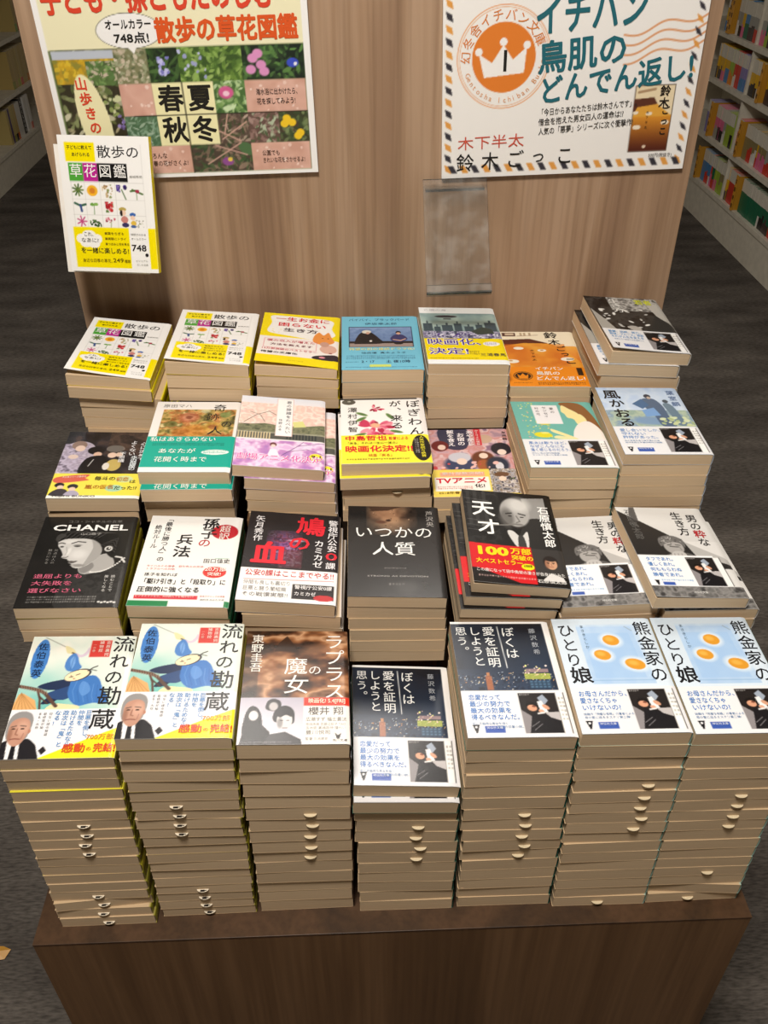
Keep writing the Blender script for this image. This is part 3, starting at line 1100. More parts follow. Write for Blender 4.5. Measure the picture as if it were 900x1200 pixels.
def cover_kaoru():
    a = Art(BW, BH, 'b9cbe2')
    a.g(0, 0, 100, 40, 'a9bfe0', 'd4dde8')
    a.n(0, 0, 100, 40, ['a8c0e4', 'd2deea', 'b8cce4'], 22, 71, .6)
    a.n(0, 36, 100, 62, ['8aa08a', 'aebb9a', '7890a0', '9aa8b4'], 12, 72, .8)
    a.e(52, 52, 26, 9, '7f9ab8', .5)
    a.ps([(50, 20), (56, 17), (66, 19), (72, 30), (73, 44), (76, 60), (60, 60), (56, 44), (50, 32)], '566780')
    a.e(59, 14, 4.4, 4.8, '3a3c48')
    a.e(60, 16.5, 2.6, 3, 'b8a89c')
    a.p([(36, 26), (50, 18), (56, 28), (46, 34)], '4c6a90')
    a.p([(44, 36), (60, 32), (64, 44), (46, 46)], '7aa0d0')
    a.e(78, 22, 3.6, 4, '4a525c')
    a.ps([(73, 27), (80, 25), (85, 32), (88, 48), (90, 58), (79, 58), (76, 42)], '6c8090')
    a.dots(60, 46, 100, 60, ['c4cc9c', 'aab888', 'd0d8b0'], 18, 2, 5, 73)
    a.t('風', 5, 4, 22, INK, b=2.2)
    a.t('か', 8, 19, 20, INK, b=2.2)
    a.t('お', 8, 34, 21, INK, b=2.2)
    a.t('る', 10, 48, 20, INK, b=2.2)
    a.t('葉室麟', 84, 4, 11, '5a7098', b=1.2, v=1, sp=1.2)
    reader_band(a, 61, (('愛し合いでしか、', 46), ('守れない', 28), ('矜持があった。', 40)), (('父の真実を追う娘が選んだ道', 6, 40), ('時代を照らす傑作時代小説集', 6, 42)), 6.6, blue='6a94cc')
    a.spine = 'b8c4d4'
    return a


def cover_portrait():
    """black cover, black and white portrait of a woman with short dark hair and a pearl necklace"""
    a = Art(BW, BH, '171615')
    a.n(0, 0, 100, 100, ['131211', '1c1a19', '242220'], 40, 81, .6)
    a.ps([(40, 72), (50, 66), (64, 63), (80, 58), (96, 56), (98, 80), (97, 101), (40, 101)], '2b2a29')
    a.n(34, 58, 97, 100, ['1e1d1c', '403e3c', '2a2928'], 5, 82, .45, mask=np.clip((a.X / a.W * 100 - 42) / 20, 0, 1))
    a.ps([(51, 56), (60, 50), (72, 44), (80, 45), (86, 54), (82, 60), (70, 64), (58, 66), (52, 63)], 'a3a09c')
    a.ps([(52, 58), (62, 53), (66, 58), (60, 64), (54, 64)], '75726f', .8)
    a.e(50, 21, 34, 12, '181716', .1)
    a.ps([(20, 25), (19, 19), (30, 14), (50, 12), (72, 14), (86, 22), (88, 36), (84, 48), (76, 44), (70, 34), (60, 26), (40, 22), (28, 24)], '191817')
    a.ps([(22.5, 29), (28, 27), (36, 26.2), (48, 26.2), (58, 28), (66, 33), (70, 40), (68, 48), (62, 54), (55, 58.5), (49, 59.5), (45, 58.5), (42.5, 56.3), (42.6, 54.8), (39.6, 53.6), (40, 51.8), (37.6, 50.6), (36.8, 49.4), (33, 48.6), (30.4, 47.2), (31, 44.6), (28, 39.5), (24, 35), (22.6, 31)], 'bebbb7')
    a.ps([(56, 25), (66, 31), (70, 40), (68, 48), (60, 55), (54, 58), (58, 46), (60, 36)], '8f8c88', .75)
    a.e(36, 30, 8, 3, 'd6d3cf', .9, al=.6)
    a.e(47, 44, 8, 7, 'd4d1cd', .9, al=.75)
    a.e(36, 41, 2.2, 6, 'd8d5d1', .8, 12, al=.8)
    a.l([(23.5, 32), (26.5, 31), (30, 32)], 1.3, '24211f')
    a.l([(37, 31.8), (43, 29.6), (51, 30.6)], 1.4, '24211f')
    a.e(27.8, 35.6, 2.2, 1.2, '23201e', .35)
    a.e(43.5, 35, 3.4, 1.3, '23201e', .35)
    a.e(43.5, 34, 4.6, 1.8, '6b6865', .6, al=.6)
    a.l([(32.6, 36), (34.5, 41), (33.6, 45)], 1.2, '96938f', .7)
    a.l([(31.6, 47.4), (35.5, 47.6), (37, 46.6)], 1, '4c4946')
    a.ps([(38.4, 52.6), (41, 51.3), (44, 51.6), (48, 51.4), (45, 53.6), (42, 54)], '56514e')
    a.l([(42, 56), (46, 55.4)], 1, '8a8682')
    a.e(50, 56.5, 6, 2.4, '7a7773', .7, al=.8)
    a.ps([(19, 27), (18, 21), (24, 16.5), (34, 14.6), (50, 13.5), (68, 15), (82, 21), (87, 32), (84, 44), (79, 45), (78, 38), (74, 35), (69, 36), (66, 32), (58, 27.4), (48, 25.4), (38, 25.6), (30, 26.4), (25, 28.6), (22, 30)], '0f0e0e')
    for q in range(9):
        a.l([(23 + q * 5, 27 - min(q, 3) * .6), (28 + q * 5.4, 20 - abs(q - 4) * .2), (40 + q * 5, 16 + q * .5)], 1.0, '55524f', .7)
    for q in range(5):
        a.l([(68 + q * 2, 33 - q), (76 + q * 2, 36 - q * 2.6), (84, 42 - q * 3)], 1.0, '4a4744', .7)
    a.ps([(19, 27), (20, 22), (25, 20), (29, 23), (25, 26), (22, 30)], '3c3a38', .9)
    a.e(76.5, 38, 4.4, 4.6, 'c8c5c0', .2)
    a.e(76.5, 38, 2.6, 2.8, '3f3c3a', .3)
    a.e(77.2, 37.4, 1, 1, 'e4e1dc', .3)
    for i in range(17):
        t = i / 16
        a.e(64 + t * 31, 63.6 - 15 * t ** 2.0 + 1.2 * math.sin(t * 3), 1.2, 1.0, 'dcd9d4', .3)
    a.l([(86, 47), (92, 48), (96, 53)], 2.2, 'd0cdc8')
    a.t('ココ・シャネルの言葉', 26, 4.5, 4.8, '6e6c68', w=58)
    a.t('CHANEL', 12, 8.6, 14, 'e8e6e2', b=2.6, w=80)
    a.t('山口路子', 43, 19.5, 4.4, 'a8a5a0', w=22)
    a.t('欠点は人の', 21, 38, 4.4, '7c7974', v=1, sp=1.15)
    a.t('魅力になる', 15, 38, 4.4, '7c7974', v=1, sp=1.15)
    a.t('退屈よりも', 9, 65.6, 7.4, 'c8607a', b=.8, w=48)
    a.t('大失敗を', 9, 72.9, 7.4, 'c8607a', b=.8, w=40)
    a.t('選びなさい', 8, 80.4, 7.4, 'c8607a', b=.8, w=52)
    a.fine(10, 88.5, 68, 3, 2.4, '96938e', 1.5, 4)
    a.t('読むことで', 86, 67, 4.6, 'c8c5c0', b=.6, v=1, sp=1.15)
    a.t('美しくなる', 79.5, 67, 4.6, 'c8c5c0', b=.6, v=1, sp=1.15)
    for i in range(6):
        a.e(80 + i * 3, 94.4 + (i % 2) * .7, 1.5, 1.3, 'd4d1cc')
    a.spine = '8c8420'
    return a


def cover_sonshi():
    a = Art(BW, BH, 'eae7e2')
    a.t('孫', 57, 2, 20, INK, b=2.4)
    a.t('子', 57, 14.5, 19, INK, b=1.6)
    a.t('の', 56, 26.5, 15, 'b02428', b=1.2)
    a.e(83, 18, 15, 13, 'b3202c', .04)
    a.t('超', 77, 10.5, 12.5, 'e4dcd4', b=.4)
    a.t('訳', 77, 19, 12.5, 'e4dcd4', b=.4)
    a.t('兵', 33, 22, 18.5, INK, b=1.8)
    a.t('法', 32, 35.5, 20, INK, b=2)
    a.t('「最後に勝つ人」の', 17, 1.5, 8.4, '2c2a2a', b=.8, v=1, sp=1.02)
    a.t('絶対ルール', 6.5, 11.5, 8, '2c2a2a', b=.6, v=1, sp=1.02)
    a.t('田口佳史', 66, 49.5, 7.4, '3a3836', b=.6, w=28)
    a.l([(78, 49), (92, 49)], .5, '2c8a60')
    a.t('ライバルとの競争、取引先との交渉、', 9, 57.5, 3.4, 'c8484c', w=60)
    a.t('トラブルへの対処', 9, 60.6, 3.4, 'c8484c', w=30)
    a.e(80, 64, 12.5, 9, 'd23a34', .05)
    a.t('20万部', 69.5, 58.5, 7.5, 'f0e6dc', b=1.6, w=22)
    a.t('突破!', 73, 64.2, 6, 'f0e6dc', b=1.6, w=14)
    a.t('孫子を知れば', 9, 66, 5.4, '3a3836', b=.6, w=34)
    a.t('「駆け引き」と「段取り」に', 7, 72, 8.8, INK, b=1.6, w=86)
    a.t('圧倒的に強くなる', 6, 80.4, 8.8, INK, b=1.8, w=62)
    a.r(5, 89, 68, 92.8, 'c83440')
    a.t('ビジネスマンなら、30回読んでも損はない!', 6, 89.2, 3.2, 'f0d8d4', w=58)
    a.t('基本テクニックが満載', 70, 88.5, 3, 'b8605c', w=25)
    a.t('知的生きかた文庫', 71, 92, 3, '6a6864', w=24)
    a.r(0, 94.5, 40, 100, '1f7a46')
    a.r(95, 94, 100, 100, '1f7a46')
    a.spine = '2b6a48'
    return a


def cover_hato():
    a = Art(BW, BH, '201d20')
    a.n(0, 0, 100, 64, ['1a181b', '262326', '1d1b1e'], 30, 91, .7)
    a.n(22, 22, 60, 62, ['6a3a6a', '8a5a9a', 'a84a6a', '4a2a4c', 'b88ac0', '5c2030'], 7, 92, .9, mask=np.clip(1.2 - np.hypot((a.X / a.W - .42) / .24, (a.Y / a.H - .42) / .24), 0, 1))
    a.n(38, 44, 62, 64, ['7a3440', '5a2a34', '8a6a74'], 5, 93, .6)
    a.e(54, 33, 10, 1.6, 'd8c4dc', .8, al=.7)
    a.t('矢月秀作', 7, 5, 11.5, 'e8e4e4', b=.5, v=1, sp=1.0, w=.95)
    a.t('鳩', 52, 4, 34, 'd82434', b=2.8)
    a.t('の', 45, 27, 26, 'd82434', b=2.4)
    a.t('血', 8, 36, 39, 'd82434', b=4)
    a.t('警視庁公安', 87, 6, 11.4, 'ece8e8', b=1, v=1, sp=.98)
    a.t('0', 85.5, 43, 17, 'd82434', b=1, w=13)
    a.t('課', 86.5, 55.5, 11.4, 'ece8e8', b=1)
    a.t('カミカゼ', 73, 31, 11.4, 'ece8e8', b=1.4, v=1, sp=1.02)
    a.r(0, 66, 100, 100, 'efece8')
    a.t('公安0課はここまでやる!!', 5, 67.5, 10.5, 'c42c34', b=1, w=91)
    a.l([(5, 78.2), (96, 76)], .7, 'a83a3c')
    a.t('仲間も良しも裏切り', 5, 79, 7, '9a9694', b=.3, w=47)
    a.t('巨悪と闘う闇組織', 5, 85, 7, '8a8684', b=.3, w=44)
    a.t('その戦慄実態!!', 5, 91, 7, '6a6664', b=.3, w=46)
    a.r(55, 81, 97, 96, '221e20')
    a.t('警視庁公安0課', 57, 82, 6.4, 'e6e2e0', b=1.6, w=38)
    a.t('カミカゼ', 57, 88.6, 6.4, 'e6e2e0', b=1.6, w=22)
    a.e(87, 94, 10.5, 4.6, 'b8282c', .06)
    a.band = 66
    a.spine = 'c8c4c0'
    return a


def cover_hostage():
    a = Art(BW, BH, '232120')
    a.n(0, 0, 100, 100, ['1f1d1d', '282625', '242221'], 40, 95, .6)
    a.n(20, 0, 76, 34, ['2a1e18', '6a4c3a', 'a07a5c', 'b8906e'], 16, 96, 1, mask=np.clip(1.25 - np.hypot((a.X / a.W - .47) / .27, (a.Y / a.H - .1) / .24), 0, 1))
    a.e(40, 8, 15, 12, 'a87e60', .9, al=.8)
    a.p([(22, 0), (60, 0), (44, 5), (26, 6)], '3a2a22', .8)
    a.e(36, 19, 6, 2.6, '5a3a2c', .6)
    a.e(44, 17, 3, 2, '3a241c', .6)
    a.dots(20, 4, 76, 30, ['2a1c16', 'c8a486', '181414'], 36, .3, .8, 97)
    a.t('芦沢央', 85, 5, 9, 'a8a29c', v=1, sp=1.05)
    a.t('いつかの', 6, 24, 21, 'e8e6e2', b=.2, w=84)
    a.t('人質', 25, 42, 23, 'e8e6e2', b=.6, w=46)
    a.fine(38, 70, 22, 1, 1.8, 'a8a49e')
    a.t('STRONG AS DEVOTION', 20, 78, 3, 'b4b0aa', w=62)
    a.fine(42, 86, 16, 1, 3.4, '8a8680')
    a.e(60, 90, 12, 9, '4a4846', .9, al=.5)  # soft grey highlight on the glossy cover, painted into its print colour
    a.spine = '24201f'
    return a


def cover_genius():
    """black cover, black and white portrait of a smiling balding man, red band"""
    a = Art(BW, BH, '171616')
    a.n(0, 0, 40, 60, ['141313', '2e2d2c', '1a1919'], 12, 101, .8)
    for x in (4, 12, 22):
        a.r(x, 0, x + 4, 40, '3a3938', .7)
    a.p([(66, 6), (92, 4), (92, 34), (72, 36)], '8f8d8a')
    a.ps([(70, 30), (94, 34), (96, 68), (60, 68), (56, 52)], '2a2928')
    a.p([(36, 44), (48, 42), (62, 60), (66, 72), (40, 72)], '1c1b1b')
    a.e(56, 23, 17, 24, 'a5a29e', .12)
    a.e(62, 14, 12, 12, 'd2cfca', .8, al=.8)
    a.e(46, 30, 8, 16, '5e5b58', .6, al=.8)
    a.l([(46, 25), (52, 24)], 1.8, '2a2826')
    a.l([(60, 24), (67, 25.5)], 1.8, '2a2826')
    a.e(50, 27.5, 2.2, 1, '1e1c1b', .4)
    a.e(63, 28, 2.2, 1, '1e1c1b', .4)
    a.l([(57, 27), (60, 33), (56, 34.5)], 1.4, '6b6865')
    a.l([(50, 39), (57, 41), (64, 38.5)], 1.8, '2a2524')
    a.e(58, 36.5, 5.5, 1.6, '787572', .5)
    a.ps([(44, 46), (50, 44), (58, 50), (66, 44), (64, 62), (54, 64)], 'cfccc8')
    a.ps([(55, 50), (61, 50), (62, 66), (54, 66)], '3a3938')
    a.l([(18, 40), (44, 38), (56, 36)], 1.8, '75726e')
    for y in (10, 15, 34, 40, 45):
        a.l([(2, y), (28, y + 2)], .6, '8a8885', .6)
    a.t('天', 8, 12, 27, 'f0eeea', b=2)
    a.t('才', 12, 33, 26, 'f0eeea', b=2)
    a.t('石原慎太郎', 82, 14, 13.4, 'f0eeea', b=1.6, v=1, sp=1.0)
    a.r(0, 62, 100, 100, '1b1817')
    a.p([(0, 60), (66, 62), (66, 98), (48, 98), (0, 84)], 'cc1f24')
    a.r(0, 61, 66, 86, 'cc1f24')
    a.r(66, 62, 100, 90, '3a3735')
    head(a, 84, 76, 8, 'c89878', '2a2422', '8a5a44')
    a.p([(74, 92), (82, 86), (94, 90), (96, 94), (72, 94)], 'd8d4d0')
    a.t('100', 5, 62, 17, 'f0d018', b=5, w=36)
    a.t('万部', 43, 63, 10, 'f0d018', b=2.6, w=22)
    a.t('突破の', 43, 70.5, 8, 'f0d018', b=2.4, w=23)
    a.t('大ベストセラー。', 5, 76, 8, 'f0d018', b=2, w=52)
    a.e(59, 81.5, 7, 4.6, 'e8e018', .05)
    a.t('総裁絶賛', 54.5, 79.5, 4, '3a3010', b=1, w=9)
    a.t('この歳になって田中角栄の凄さが自身に沁みた', 4, 86, 5.4, 'e4e0da', b=.8, w=92)
    a.fine(6, 92.5, 60, 1, 2.8, 'e0b8b0', 1.3)
    a.t('石原慎太郎', 66, 93, 5.4, 'e4e0da', b=.8, w=30)
    a.band = 60
    a.spine = '201d1c'
    return a


def cover_otoko():
    a = Art(BW, BH, 'd9d6d2')
    a.g(0, 0, 100, 40, 'e2e0dc', 'cfccc8')
    a.p([(0, 4), (20, 16), (52, 36), (100, 62), (100, 70), (0, 70)], '2a2827')
    a.p([(12, 10), (16, 0), (22, 0), (20, 18)], '5e5b59')
    a.p([(60, 40), (100, 60), (100, 66), (66, 56)], 'b4b1ad')
    a.ps([(24, 70), (28, 60), (38, 54), (58, 53), (70, 60), (76, 72), (50, 74)], '5c5957')
    a.ps([(36, 56), (46, 54), (56, 56), (60, 66), (40, 68)], '8b8885')
    a.e(46, 46.5, 11.5, 12.5, 'a6a29e', .15)
    a.ps([(32, 46), (32, 38), (40, 34), (52, 34), (60, 39), (59, 47), (56, 43), (48, 41), (38, 43)], '6b6866')
    a.dots(33, 35, 60, 43, ['8c8986', '4a4846', 'a5a29e'], 26, .8, 2.2, 112, .5, .5)
    a.ps([(40, 54), (47, 51), (55, 53), (56, 60), (48, 63), (41, 60)], 'bcb8b4')
    for q in range(3):
        a.l([(43 + q * 4, 54), (42 + q * 4.4, 60)], .7, '75726f')
    a.l([(52, 46), (53.5, 50)], 1, '7d7a77')
    a.l([(40, 44.4), (44, 44)], 1.1, '3a3836')
    a.l([(49, 44), (54, 44.6)], 1.1, '3a3836')
    a.l([(42, 46), (51, 46.5)], 1.2, '2a2826')
    a.t('石原慎太郎', 8, 3, 10.5, 'e9e7e3', b=1, v=1, sp=1.0)
    a.t('石原慎太郎', 8, 3, 10.5, '4a4846', b=.4, v=1, sp=1.0)
    a.t('男の粋な', 77, 8, 14, '232120', b=1.2, v=1, sp=.98)
    a.t('  粋', 77, 8, 14, 'b03034', b=2, v=1, sp=.98)
    a.t('生き方', 60, 5, 14, '232120', b=1.2, v=1, sp=1.0)
    y0 = 56
    a.r(0, y0, 84, 89, 'efeeee')
    reader_photo(a, 52, y0 + 2, 83, 88)
    a.r(83, y0 + 2, 90, 88, 'efedea')
    a.l([(90, y0 + 2), (90, 88)], .9, '242020')
    for i, (t, w) in enumerate((('タフであれ。', 30), ('優しくあれ。', 29), ('何ももらわぬ', 34), ('勝者であれ。', 32))):
        a.t(t, 7, y0 + 2.4 + i * 5.6, 6.6, '4a86c8', b=.9, w=w)
    a.fine(14, 82, 34, 1, 2.6, '6a98c8')
    a.p([(6, 83), (11, 83), (9.4, 88), (7.8, 88)], INK)
    a.r(14, 84.8, 27, 88, '3a57a6')
    a.r(0, 89, 100, 100, '6e6b69')
    a.n(0, 89, 100, 100, ['3e3c3b', '8a8784', '5c5a58'], 8, 113)
    a.t('祥伝社文庫', 42, 94, 3.4, 'e4e2de', w=15)
    a.spine = 'c2beb8'
    return a


def cover_bluebird():
    """pale aqua cover, a blue kimono bird with a white mask on a branch, blue oval with a name"""
    a = Art(BW, BH, 'e6e2d6')
    a.g(0, 14, 100, 66, 'e4e2d6', '58afa6')
    m = np.clip((a.X / a.W * 1.7 - a.Y / a.H * 1.5 + .2), 0, 1)
    a._b(m, 'e9e5da')
    a.n(0, 0, 100, 63, ['dfe6dc', '8fc8be', 'e9e5da'], 34, 120, .22)
    a.l([(12, 1), (22, 5), (34, 10)], .6, '6a6660')
    a.ps([(33, 9), (38, 10), (43, 13), (45, 17), (40, 16), (36, 15)], 'd9cfa0')
    a.l([(41, 15), (47, 17)], 1.4, '3a2a20')
    a.ps([(44, 15), (50, 17), (54, 14), (56, 10), (57, 14), (54, 18), (48, 19)], 'cdbccb')
    # bow
    a.ps([(37, 27), (38, 20), (43, 15.5), (47, 18), (50, 24), (53, 28), (48, 31), (41, 31)], '4a7cbc')
    a.ps([(41, 22), (44, 18), (46, 24), (44, 29)], '7aa6da', .8)
    a.l([(44, 18), (43, 30)], .6, '34609c', .7)
    # wings
    a.ps([(17, 44), (24, 41), (34, 39), (44, 38), (50, 42), (46, 47), (36, 47), (28, 47), (22, 46)], '1f2d4c')
    a.ps([(24, 58), (30, 52), (40, 47), (48, 47), (46, 52), (38, 55), (32, 58)], '1b2640')
    a.ps([(27, 50), (38, 46), (48, 44), (52, 50), (44, 55), (34, 54)], '2a4674')
    # kimono body
    a.ps([(48, 38), (58, 36), (67, 35), (73, 39), (77, 46), (84, 54), (82, 58), (70, 58), (58, 60), (50, 56), (46, 50), (46, 43)], '3c72b6')
    for q in range(7):
        a.l([(52 + q * 4, 40 + q * .6), (50 + q * 4.6, 48 + q), (54 + q * 4.2, 57)], .7, '2f5c9c' if q % 2 else '6c9ad2', .6)
    a.ps([(57, 40), (63, 42), (66, 48), (60, 52), (55, 46)], '6596d2', .7)
    # mask
    a.e(51.5, 34.6, 13, 6.8, '2a2630', .08, -22)
    a.e(50.6, 34.8, 12, 6, 'ecdcb4', .08, -22)
    a.l([(44, 36.4), (47, 36)], .8, '3a2a20')
    a.l([(45, 35), (46, 35.6)], .6, '3a2a20')
    a.l([(50, 34.6), (53, 33.6)], .8, '3a2a20')
    a.e(48.5, 37.6, 1, .6, 'b04030')
    a.l([(60, 31), (64, 28.4), (68, 27)], 1.2, '3a3430')
    a.l([(63, 30), (68, 31)], .8, '3a3430')
    # fan skirt and branch
    a.ps([(30, 61), (36, 58), (46, 58.5), (58, 60), (57, 63), (32, 63)], 'e6d6a6')
    a.p([(-2, 63), (2, 50), (6, 49.5), (18, 55), (22, 63)], 'd8a468')
    for q in range(6):
        a.l([(4, 49), (1 + q * 4, 63)], .5, 'a87844')
    a.l([(0, 43.5), (10, 45), (20, 47), (26, 50), (33, 56), (38, 60)], 3.6, '584036')
    a.l([(18, 47), (22, 54), (24, 62)], 2.2, '584036')
    a.l([(21, 52), (30, 58)], 1.6, '4c362c')
    for i in range(11):
        a.l([(2 + i * 2.4, 42.6 + i * .5), (3.4 + i * 2.4, 45.4 + i * .5)], .7, '9a7c66')
    a.e(12, 20, 8, 25.5, '3f78bc', .04)
    a.t('佐伯泰英', 7.2, 5.5, 10.2, '14223c', b=1, v=1, sp=1.12)
    a.r(57.5, 4, 77, 19, 'c93a34')
    a.t('吉原裏同', 71.8, 4.4, 4.6, 'ecd4c8', b=1, v=1, sp=1.14)
    a.t('捕物控', 65.4, 4.4, 4.6, 'ecd4c8', b=1, v=1, sp=1.14)
    a.t('一の巻', 59.4, 7, 3.4, 'e0b0a4', b=.6, v=1, sp=1.14)
    for i, (ch, x, y, q) in enumerate((('流', 78.5, .6, 22), ('れ', 78, 16.2, 20), ('の', 76, 30.5, 19), ('勘', 73.5, 44.6, 24), ('蔵', 71.5, 63.2, 24))):
        a.t(ch, x, y, q, '17161a', b=1.1 if i > 2 else .8)
    y0 = 62.7
    a.r(0, y0, 100, 100, 'e4e3e4')
    a.p([(33, 100), (70, 87), (100, 77), (100, 100)], 'eede1a')
    # portrait of a grey-haired man in a dark suit
    a.ps([(-4, 104), (-2, 90), (5, 86), (12, 88), (20, 85), (27, 88), (31, 93), (32, 104)], '1d1b1f')
    a.p([(4, 86), (15, 86), (17, 100), (6, 100)], 'e6e4e2')
    a.p([(9, 89), (12.5, 89), (14, 100), (9, 100)], '18171b')
    a.ps([(0, 78), (1, 70), (5, 65.5), (12, 64), (19, 66), (22, 71), (21.5, 78), (18, 86), (4, 86)], '8e8b89')
    a.ps([(2.5, 75), (5, 71), (12, 69), (18, 70.5), (20.4, 75), (19.6, 82), (16, 88.5), (10.5, 90.5), (5.5, 88), (3, 82)], 'b98a74')
    a.e(14.5, 77, 5.5, 8, 'cfa28c', .8, al=.8)
    a.e(4.6, 82, 2.2, 8, '8f6450', .7, al=.7)
    a.e(20.8, 79.4, 1.2, 2.6, 'b07c66', .3)
    a.l([(4.4, 76), (8.4, 75.2)], 1, '5a4a44')
    a.l([(12, 75), (17, 75.6)], 1, '5a4a44')
    a.e(6.6, 77.6, 1.7, .7, '1e1614', .4)
    a.e(14.4, 77.5, 1.8, .7, '1e1614', .4)
    a.l([(10, 77.5), (9.4, 81.6), (11.6, 82.2)], 1, '8a5c4a')
    a.l([(6, 85.4), (10, 84.9), (14.2, 85.3)], 1.1, '7c4a40')
    a.l([(4.4, 81), (5.4, 85)], .6, '96685a')
    a.l([(16.2, 81), (15.6, 85)], .6, '96685a')
    for t, x in (('巨悪を倒し、', 67), ('仲間を', 60.5), ('助けるためなら', 53.5), ('政次は「鬼」と', 46.5), ('なる!', 39.5)):
        a.t(t, x, y0 + 1.2, 6.0, '4a86c0', b=.8, v=1, sp=.98)
    for k, x in enumerate((34.5, 29.5, 25)):
        a.t(('切ない縁の物語', '最終章が始', 'まる・大作')[k], x, y0 + 2.5, 3.1, '6a6664', v=1, sp=1.25)
    a.p([(33, 94), (36.5, 90.8), (40, 94), (36.5, 97.2)], '242024')
    a.t('700万部', 72, 82.5, 6.8, 'd0862a', b=1.2, w=24)
    a.t('感動', 53, 89.5, 10.2, 'd2481e', b=2.4, w=20)
    a.t('の', 74, 92, 5, 'd2481e', b=1)
    a.t('完結!', 80, 89.5, 10.2, 'd2481e', b=2.4, w=19)
    a.band = y0
    a.spine = '9a9430'
    return a


def cover_laplace():
    a = Art(BW, BH, '3a2418')
    a.n(0, 0, 100, 62, ['1e140f', '4a2c1c', '8a5836', 'c89a74', '5c3822', '2a1a12'], 22, 131, 1, 4, 1.6)
    a.e(50, 38, 22, 9, 'caa588', .9, -15, al=.5)
    a.e(70, 18, 18, 7, '9a6a48', .9, -20, al=.6)
    a.p([(32, 12), (40, 5), (46, 12), (52, 20), (28, 20)], '2c1c14', .8)
    a.r(0, 0, 14, 62, '22160f', .5)
    a.t('東野圭吾', 5, 3.5, 13, 'ece6dc', b=.6, v=1, sp=1.02)
    a.t('ラプラス', 76, 3, 22.5, 'ece8e2', b=.2, v=1, sp=1.0, w=.95)
    a.t('の', 61, 33, 14, 'ece8e2', b=.2)
    a.t('魔', 38, 26, 24, 'ece8e2', b=.4)
    a.t('女', 38, 42, 26, 'ece8e2', b=.0)
    a.r(0, 62, 100, 100, 'e7e2dc')
    a.g(0, 62, 58, 100, 'b0aab8', 'e2dde0')
    a.ps([(24, 72), (25, 65), (31, 63), (37, 66), (36, 73)], '2c2a2c')
    a.e(30.5, 69.5, 4.2, 5.4, 'b4aeae', .3)
    a.ps([(4, 92), (5, 78), (9, 70), (15, 70), (20, 77), (21, 90), (14, 84)], '1e1c1e')
    a.e(13, 77, 4.4, 6, 'cfcac8', .2)
    a.p([(2, 100), (6, 84), (18, 82), (28, 90), (30, 100)], '1e1c1e')
    a.ps([(32, 82), (31, 75), (36, 70), (43, 69), (49, 73), (50, 80), (47, 84)], '272528')
    a.e(41, 81, 7.4, 10, 'd2cdcb', .15)
    a.ps([(34, 76), (40, 73), (48, 75), (47, 78), (42, 76.5), (37, 78.5)], '272528')
    a.e(37, 83, 2.6, 6, '8e8a89', .6)
    for x in (38.4, 44):
        a.e(x, 81, 1.3, .6, '1e1c1e', .4)
    a.l([(39.5, 87), (43.5, 87)], .9, '6a5654')
    a.p([(22, 100), (28, 92), (42, 90), (56, 96), (57, 100)], '3a383a')
    a.r(58, 62, 100, 69, 'd0301c')
    a.t('映画化! 5.4[FRI]', 62, 62.8, 6.6, 'f2dcc4', b=1.8, w=34)
    a.t('櫻井 翔', 62, 70, 10.4, '57504a', b=.6, w=32)
    a.t('広瀬すず 福士蒼汰', 60, 78.5, 5.2, '8a847c', b=.3, w=37)
    a.t('志田未来 佐藤江梨子 TAO', 60, 83, 3.6, 'a29c94', w=36)
    a.t('玉木宏 高嶋政伸 檀れい', 60, 86, 3.6, 'a29c94', w=36)
    a.t('豊川悦司', 60, 89, 5.2, '8a847c', b=.3, w=22)
    a.p([(86, 91), (89, 93), (92, 91), (90, 96), (88, 96)], '2a2422')
    a.t('角川文庫', 84, 96, 3, '5a544e', w=13)
    a.t('監督 三池崇史', 60, 94.5, 3.6, 'a29c94', w=20)
    a.fine(3, 97.5, 46, 1, 1.8, '8a8488')
    a.band = 62
    a.spine = '4a3024'
    return a


